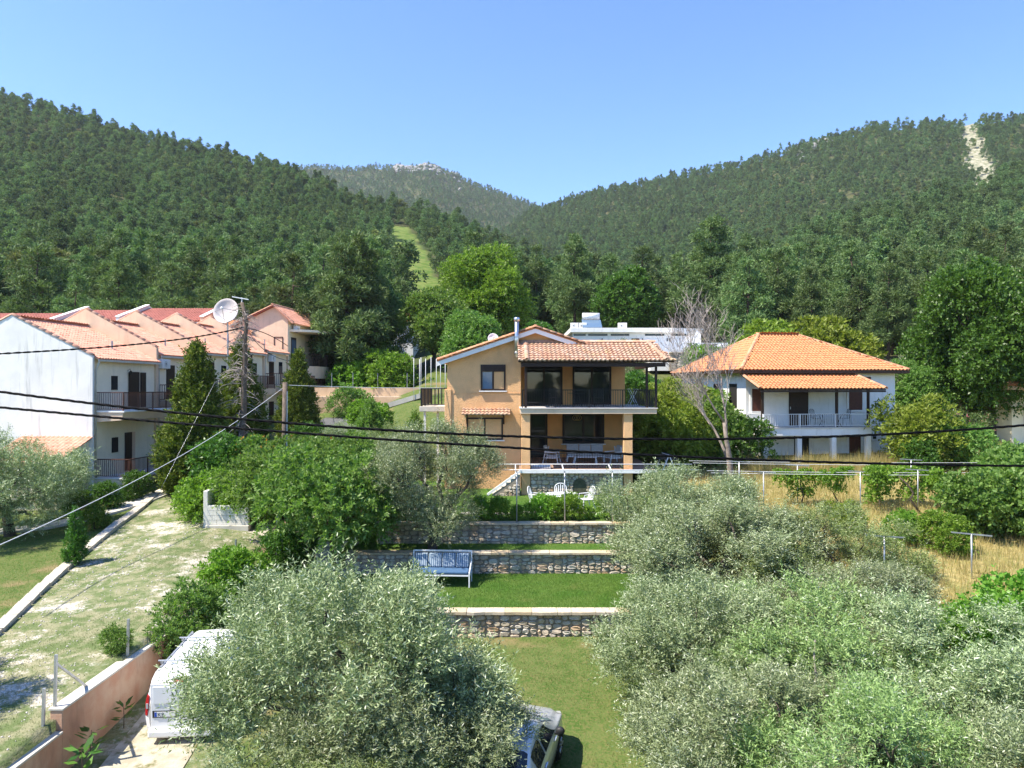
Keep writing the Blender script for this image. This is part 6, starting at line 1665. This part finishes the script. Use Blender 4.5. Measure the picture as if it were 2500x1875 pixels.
def car(name, label, cat, loc, rz, paint, extras=None):
    t = thing(name, label, cat, loc, rz)
    B = Body([(0,.45,.6,.82,.70,.60,.90),(.12,.30,.78,.88,.80,.66,.97),(.75,.22,.82,.90,.85,.66,1.02),(1.35,.2,.83,.92,.86,.58,1.40),(1.9,.2,.83,.92,.86,.59,1.46),(2.45,.2,.83,.91,.86,.58,1.41),(3.3,.2,.83,.88,.85,.70,.99),(3.85,.22,.82,.80,.82,.68,.88),(4.15,.30,.78,.70,.74,.58,.76),(4.25,.42,.62,.62,.62,.50,.66)])
    B.shell().build('body', paint, t, True)
    for s in (-1, 1):
        MBw = B.patch(1.30, 1.88, 4.15, 4.88, s); MBw.build('side_window', G['glass'], t, True)
        B.patch(1.96, 2.95, 4.15, 4.88, s, taper=(0, -.45)).build('side_window', G['glass'], t, True)
        B.patch(3.86, 4.14, 4.1, 5.2, s, .01).build('headlight', G['lamp_clear'], t, True)
        B.patch(.02, .14, 3.3, 4.4, s, .01).build('tail_light', G['lamp_red'], t, True)
        mr = MB().lathe((s*.98, 2.78, 1.0), [(.02,-.06),(.09,-.05),(.10,.03),(.03,.08)], 12, (0,1,.1)).build('mirror', G['plastic'], t, True); MB().beam((s*.86,2.78,.94), (s*.95,2.78,.97), .05).build('mirror_arm', G['plastic'], mr)
        B.patch(1.92, 1.935, 2.6, 4.1, s, .003, 3).build('door_gap', G['plastic'], t); B.patch(2.98, 2.995, 2.6, 4.0, s, .003, 3).build('door_gap', G['plastic'], t)
        for y in (1.75, 2.75): MB().beam((s*.885,y-.1,.84), (s*.885,y+.1,.84), .03).build('door_handle', paint, t)
        B.patch(.5, 3.2, 2.3, 2.5, s, .012).build('side_moulding', G['plastic'], t, True)
    for nm, a, b in (('windscreen', 2.55, 3.22), ('rear_window', .80, 1.30)):
        w2 = MB()
        for s in (-1, 1):
            q = B.patch(a, b, 5.25, 7, s, .010); w2.add(q.v, q.f)
        w2.build(nm, G['glass_b'] if nm == 'windscreen' else G['glass'], t, True)  # windscreen: sky reflection is put into the blue base colour
    for x in (-.78, .78):
        for y in (.78, 3.4): wheel(t, x, y)
    MB().box(-.5,.5,4.26,4.275,.45,.56).build('number_plate', G['plate'], t)
    w_ = MB()
    for s in (-.45, .1): w_.beam((s,3.27,1.0), (s+.35,3.2,1.05), .02)
    w_.build('wiper', G['plastic'], t)
    MB().prism([(-.62,3.42,.972),(-.55,4.0,.865),(-.56,4.0,.866),(-.63,3.42,.973)], (0,0,.006)).build('bonnet_crease', G['plastic'], t)
    return t
cz = float(ground_z(.3, 15.5))
car('silver_car', 'silver saloon car parked on the grass under the olive branches', 'car', (-.55, 13.45, -8.73), math.radians(-14), G['paint_s']).rotation_euler[0] = math.radians(4.5)
pc = car('parked_car', 'white car with a sunshade parked behind the garden shrubs', 'car', (-10.6, 47.6, gz(-11.5, 46) + .05), math.radians(158), G['paint_w'])
MB().prism([(-.5,2.66,1.36),(.5,2.66,1.36),(.55,3.1,1.12),(-.55,3.1,1.12)], (0,.0,.012)).build('sunshade', G['metal_w'], pc)

def van():
    t = thing('white_van', 'white panel van with a roof bar parked beside the salmon wall', 'van', (-7.98, 17.55, -8.70), math.radians(4))
    t.rotation_euler[0] = math.radians(3.5)
    B = Body([(-.03,.42,.72,1.0,.74,.58,1.62),(.04,.34,.83,1.05,.85,.66,1.74),(.3,.30,.85,1.05,.89,.68,1.81),(2.2,.30,.85,1.05,.89,.69,1.83),(2.85,.30,.85,1.05,.89,.66,1.74),(3.45,.30,.85,1.02,.87,.70,1.14),(3.95,.34,.82,.9,.82,.64,.98),(4.15,.42,.7,.75,.7,.5,.82)])
    B.shell().build('body', G['paint_w'], t, True)
    for s in (-1, 1):
        B.patch(2.1, 3.05, 4.15, 4.9, s, taper=(0,-.25)).build('side_window', G['glass'], t, True)
        MB().prism([(s*.80,-.028,.80),(s*.865,.03,.80),(s*.85,.03,1.12),(s*.80,.02,1.30),(s*.74,-.028,1.28),(s*.755,-.028,1.0)], (0,.05,0)).build('tail_light', G['lamp_red'], t)
        MB().box(s*.79-.025, s*.79+.025, -.036, -.02, .98, 1.10).build('reversing_lamp', G['lamp_clear'], t)
        MB().beam((s*.62,.35,1.80), (s*.62,2.5,1.82), .035, .06).build('roof_rail', G['metal_g'], t)
        # rear door: pressed panel standing proud of the seam
        x0, x1 = (-.70, -.008) if s < 0 else (.008, .70)
        dd = MB().box(x0, x1, -.048, -.02, .45, 1.58).build('rear_door', G['paint_w'], t, bevel=.02)
        MB().box(x0+.06, x1-.06, -.066, -.046, 1.10, 1.52).build('window_panel', G['paint_w'], dd, bevel=.018)
        MB().box(s*.06-.02, s*.06+.02, -.075, -.05, .95, 1.1).build('door_handle', G['paint_w'], dd)
    MB().box(-.005, .005, -.04, -.02, .45, 1.58).build('door_gap', G['plastic'], t)
    MB().box(-.76, .76, -.16, .1, .30, .50).build('bumper', G['paint_w'], t, bevel=.05)
    MB().box(-.15, .15, -.07, .0, 1.63, 1.665).build('brake_lamp', G['lamp_red'], t, bevel=.008)
    pl = MB().box(-.66, -.10, -.057, -.047, .76, .93).build('plate_recess', G['plastic'], t)
    np_ = MB().box(-.61, -.12, -.066, -.058, .785, .905).build('number_plate', G['plate'], t)
    MB().box(-.607, -.555, -.0685, -.0665, .788, .902).build('country_band', G['plate_blue'], np_)
    cu = bpy.data.curves.new('plate_lettering', 'FONT'); cu.body = 'KB'; cu.size = .135; cu.extrude = .001; cu.materials.append(G['plastic'])
    tx = bpy.data.objects.new('lettering_source', cu); COL.objects.link(tx); bpy.context.view_layer.update()
    lm = bpy.data.meshes.new_from_object(tx.evaluated_get(bpy.context.evaluated_depsgraph_get())); bpy.data.objects.remove(tx)
    ob('plate_lettering', lm, np_, (-.54, -.0685, .797), (math.pi/2, 0, 0))
    MB().tube([(-.74,.55,1.90),(.74,.55,1.90)], .02, 8).beam((-.66,.55,1.83),(-.66,.55,1.90),.05).beam((.66,.55,1.83),(.66,.55,1.90),.05).build('roof_bar', G['metal_g'], t)
    MB().tube([(-.74,1.9,1.92),(.74,1.9,1.92)], .02, 8).beam((-.66,1.9,1.84),(-.66,1.9,1.92),.05).beam((.66,1.9,1.84),(.66,1.9,1.92),.05).build('roof_bar', G['metal_g'], t)
    for x in (-.80, .80):
        for y in (.75, 3.35): wheel(t, x, y, .32)
        wm = None
    w2 = MB()
    for s in (-1, 1):
        q = B.patch(2.9, 3.42, 5.25, 7, s, .01); w2.add(q.v, q.f)
    w2.build('windscreen', G['glass'], t, True)
van()

# ------------------------------------------------------------------ poles, cables, field trellis
t = thing('timber_pole', 'short dark timber pole with a white cable near the fruit trees', 'pole', (-10.4, 33.0, -5.7))
MB().tube([(0,0,0),(.02,0,3),(.05,0,5.92)], [.13,.12,.11], 10).build('shaft', G['pole'], t, True)
MB().tube([(.14,-.05,.8),(.16,-.05,5.5)], .018, 6).build('conduit', G['cable_w'], t); MB().box(-.08,.12,-.2,-.1,.5,.78).build('junction_box', G['metal_w'], t)
def cable(name, label, pts, r, m, n=70, deg=3, twist=3, pitch=.55, rad=None):
    P_ = np.array([tuple(p) for p in pts]); s = np.concatenate([[0], np.cumsum(np.linalg.norm(np.diff(P_, axis=0), axis=1))]); s /= s[-1]
    deg = min(deg, len(pts)-1); c = [np.polyfit(s, P_[:, k], deg) for k in range(3)]; tt = np.linspace(0, 1, n)
    L_ = np.linalg.norm(P_[-1] - P_[0]); t = thing(name, label, 'cable', tuple(P_[0]))
    for k in range(twist):
        q = []
        for u in tt:
            p = np.array([np.polyval(c[i], u) for i in range(3)]) - P_[0]; a = 6.283*(u*L_/pitch + k/max(1, twist)); o_ = (rad or r*1.1) if twist > 1 else 0
            q.append((p[0], p[1] + o_*math.cos(a), p[2] + o_*math.sin(a)))
        MB().tube(q, r, 6).build('strand', m, t, True)
    return t
cable('power_cable', 'upper twisted black power cable crossing the whole view', [at(px, py, 11 + (px-1250)*.0002) for px, py in ((-500,880),(0,957),(430,1006),(790,1038),(1288,1068),(1695,1074),(2034,1067),(2500,1034),(3000,985))], .0105, G['cable'], 260)
cable('power_cable', 'lower twisted black power cable crossing the whole view', [at(px, py, 10.5) for px, py in ((-500,945),(0,995),(452,1034),(904,1071),(1356,1098),(1695,1117),(2147,1132),(2500,1137),(3000,1135))], .0097, G['cable'], 260)
cable('power_cable', 'black cable running from beside the white gable to the dead trunk', [at(-400,890,20), at(0,863,26), at(300,845,31), at(430,828,34), at(592,800,37.8)], .021, G['cable'], 90, 3, 2, .8)
cable('service_cable', 'thin black cable from the dead trunk to the apartment tower', [at(597,800,38), at(650,815,48), at(703,845,60)], .025, G['cable'], 30, 2, 1)
cable('service_cable', 'thin cable from the dead trunk down behind the conifers', [at(600,800,38), at(640,850,46), at(700,880,58)], .018, G['cable'], 30, 2, 1)
cable('white_cable', 'white cable slanting from the timber pole down across the lane', [at(690,948,33), at(560,1040,28), at(300,1190,20), at(0,1330,14.5), at(-500,1540,9.5)], .010, G['cable_w'], 60, 3, 1)
cable('white_cable', 'white cable from the timber pole to the orange house', [at(697,940,33), at(900,946,35), at(1084,947,36.9)], .012, G['cable_w'], 30, 2, 1)
cable('guy_wire', 'thin guy wire from the conifer top down to the footpath', [at(522,930,36), at(470,1060,34), at(390,1190,32.3)], .006, G['metal_g'], 12, 1, 1)

def t_post(x, y, h, label, arm=.8, ang=0.0):
    t = thing('trellis_post', label, 'trellis post', (x, y, gz(x, y)), ang, 'T-shaped posts of the vine trellis')
    MB().tube([(0,0,-.3),(0,0,h)], .024, 8).build('post', G['metal_g'], t, True); MB().beam((-arm*.42,-arm*.42,h+.02),(arm*.42,arm*.42,h-.02), .04, .035).build('cross_arm', G['metal_g'], t)
posts = [(10.15, 29.2, 'T-shaped trellis post beside the pale olive'), (12.15, 30.8, 'second T-shaped trellis post from the pale olive'), (14.15, 29.4, 'T-shaped trellis post in the middle of the row'), (16.6, 29.6, 'T-shaped trellis post beside the twisted vine stem'), (19.6, 30.4, 'T-shaped trellis post nearest the far bushes'), (10.2, 32.5, 'rear T-shaped trellis post beside the pale olive'), (18.2, 33.0, 'rear T-shaped trellis post near the white house bush')]
for x, y, lb in posts: t_post(x, y, 1.55 + (.1 if y < 32 else -.1), lb, ang=-.9)
t_post(13.9, 21.9, 1.35, 'single T-shaped post standing alone in the dry field', .9, -1.15); t_post(10.9, 21.2, 1.5, 'T-shaped post half buried in the olive crown', .9, -.9)
t = thing('trellis_wire', 'pale wires strung along the row of T-shaped vine posts', 'wire', (8, 29.4, -3.55))
for dy, dz in ((-.3,0),(.3,.02),(2.6,.1),(3.3,.12)): MB().tube([(0,dy,dz+.1),(3,dy+.2,dz+.03),(7,dy+.1,dz),(13.5,dy+.6,dz-.05)], .008, 5).build('wire', G['metal_w'], t)
for i, (x, y, z, s, lb) in enumerate(((12.2, 30.6, -3.9, .55, 'vine hanging from the trellis by the second post'), (15.2, 30.0, -3.75, .7, 'vine leaves along the middle of the trellis wires'), (16.9, 30.2, -3.8, .62, 'vine leaves above the twisted stem'), (18.0, 29.8, -4.1, .5, 'vine leaves hanging beyond the twisted stem'), (13.6, 30.3, -3.75, .45, 'small vine cluster on the trellis wires'))):
    t = thing('grape_vine', lb, 'vine', (x, y, gz(x, y)), .4*i, 'grape vines on the trellis')
    c = ob('crown', TREES['trellisvine'][1], t, (0,0,z - gz(x, y) + .12), (0,0,.5*i), (s*1.5, s*1.5, s*1.5))
    m_ = MB(); limb(m_, (.1,0,-.1), (0,0,z - gz(x, y) + .1), .035, .02, random.Random(i), 5, .08); m_.build('stem', G['bark'], t, True)
t = thing('vine_stem', 'twisted dark vine stem leaning under the trellis', 'vine', (16.05, 28.9, gz(16.05, 28.9)))
MB().tube([(.35,0,-.1),(.05,.05,.35),(-.15,0,.6),(-.02,0,.85),(-.2,.05,1.15),(-.55,.1,1.5)], [.05,.045,.045,.04,.035,.025], 8).build('stem', G['bark'], t, True)

# ------------------------------------------------------------------ rocks on the ridges
def rock_mesh(seed):
    rr = random.Random(seed); mb = MB(); n = 8; rings = []
    for j, (r_, z) in enumerate(((1.0,-.3),(1.05,.25),(.75,.7),(.3,.95))):
        rings.append([(r_*math.cos(6.283*k/n)*rr.uniform(.75,1.2), r_*math.sin(6.283*k/n)*rr.uniform(.75,1.2), z*rr.uniform(.8,1.15)) for k in range(n)])
    return mb.add([p for r in rings for p in r], [(j*n+k, j*n+(k+1) % n, (j+1)*n+(k+1) % n, (j+1)*n+k) for j in range(3) for k in range(n)] + [tuple(3*n+k for k in range(n))]).mesh('rock', mat('grey_limestone', (.30,.29,.27), .4, .5, .95, .5, 2))
rc = bpy.data.collections.new('rock_kinds')
for i in range(3): rc.objects.link(bpy.data.objects.new('rock_kind', rock_mesh(i)))
rng = np.random.default_rng(31)
def ridge_rocks(px0, px1, D, P, tree, n, smin, smax, label):
    pts = []; sc = []
    for k in range(n):
        px = rng.uniform(px0, px1); d = (np.interp(px, *D) if isinstance(D, tuple) else D) - rng.exponential(14)
        x = (px - 1250)/F*d; pts.append((x, d, float(hill_z(x, d)) + .5)); sc.append(rng.uniform(smin, smax))
    scatter_object('ridge_rocks', pts, rng.integers(0, 3, n), sc, rc, label, 'rocks')
ridge_rocks(965, 1075, 1500.0, PD, 5, 90, 3, 7.5, 'pale limestone crag on top of the farthest hill')
ridge_rocks(1090, 1135, 1500.0, PD, 5, 20, 3, 6, 'small pale outcrop on the shoulder of the farthest hill')
ridge_rocks(1930, 2030, DB, PB, 8.5, 55, 2, 4.2, 'pale limestone outcrop on the ridge above the white house')

n = 700; bx = rng.uniform(-260, 260, n); by = rng.uniform(-190, -55, n)
scatter_object('pine_wood', np.stack([bx, by, ground_z(bx, by) - .2], 1), rng.integers(0, 5, n), rng.uniform(.9, 1.4, n), src, 'pine wood behind the viewpoint, seen only as reflections in the window panes', 'forest')
pc_ = bpy.data.collections.new('pebble_kinds'); pm_ = mat('pale_pebble', (.58,.53,.46), .3, .5, .95)
for i in range(3):
    pe = rock_mesh(40 + i); pe.materials.clear(); pe.materials.append(pm_); pc_.objects.link(bpy.data.objects.new('pebble_kind', pe))
n = 2200; gx = rng.uniform(-17.5, -10.4, n); gy = rng.uniform(14, 36, n)
kp = (gx > curb_x(gy) + .2) & (vnoise(gx * .9, gy * .7, 12) > -.1); gx, gy = gx[kp], gy[kp]; n = len(gx)
scatter_object('gravel', np.stack([gx, gy, ground_z(gx, gy) + .004], 1), rng.integers(0, 3, n), rng.uniform(.008, .028, n), pc_, 'loose pale gravel lying on the dirt lane', 'gravel')
# ------------------------------------------------------------------ haze in the valley air
def haze_box(density):
    o = MB().box(-1800, 1800, -60, 1930, -14, 520).build('haze', None)
    m = bpy.data.materials.new('valley_haze'); m.use_nodes = True; nt = m.node_tree; nt.nodes.remove(nt.nodes['Principled BSDF'])
    v = nt.nodes.new('ShaderNodeVolumePrincipled'); v.inputs['Color'].default_value = (.88,.93,1,1); v.inputs['Density'].default_value = density; v.inputs['Anisotropy'].default_value = .2
    nt.links.new(v.outputs[0], nt.nodes['Material Output'].inputs['Volume'])
    o.data.materials.clear(); o.data.materials.append(m)
    return tag(o, 'thin blue summer haze filling the valley', 'haze', kind='stuff')
HAZE = 0.0001
if HAZE: haze_box(HAZE)
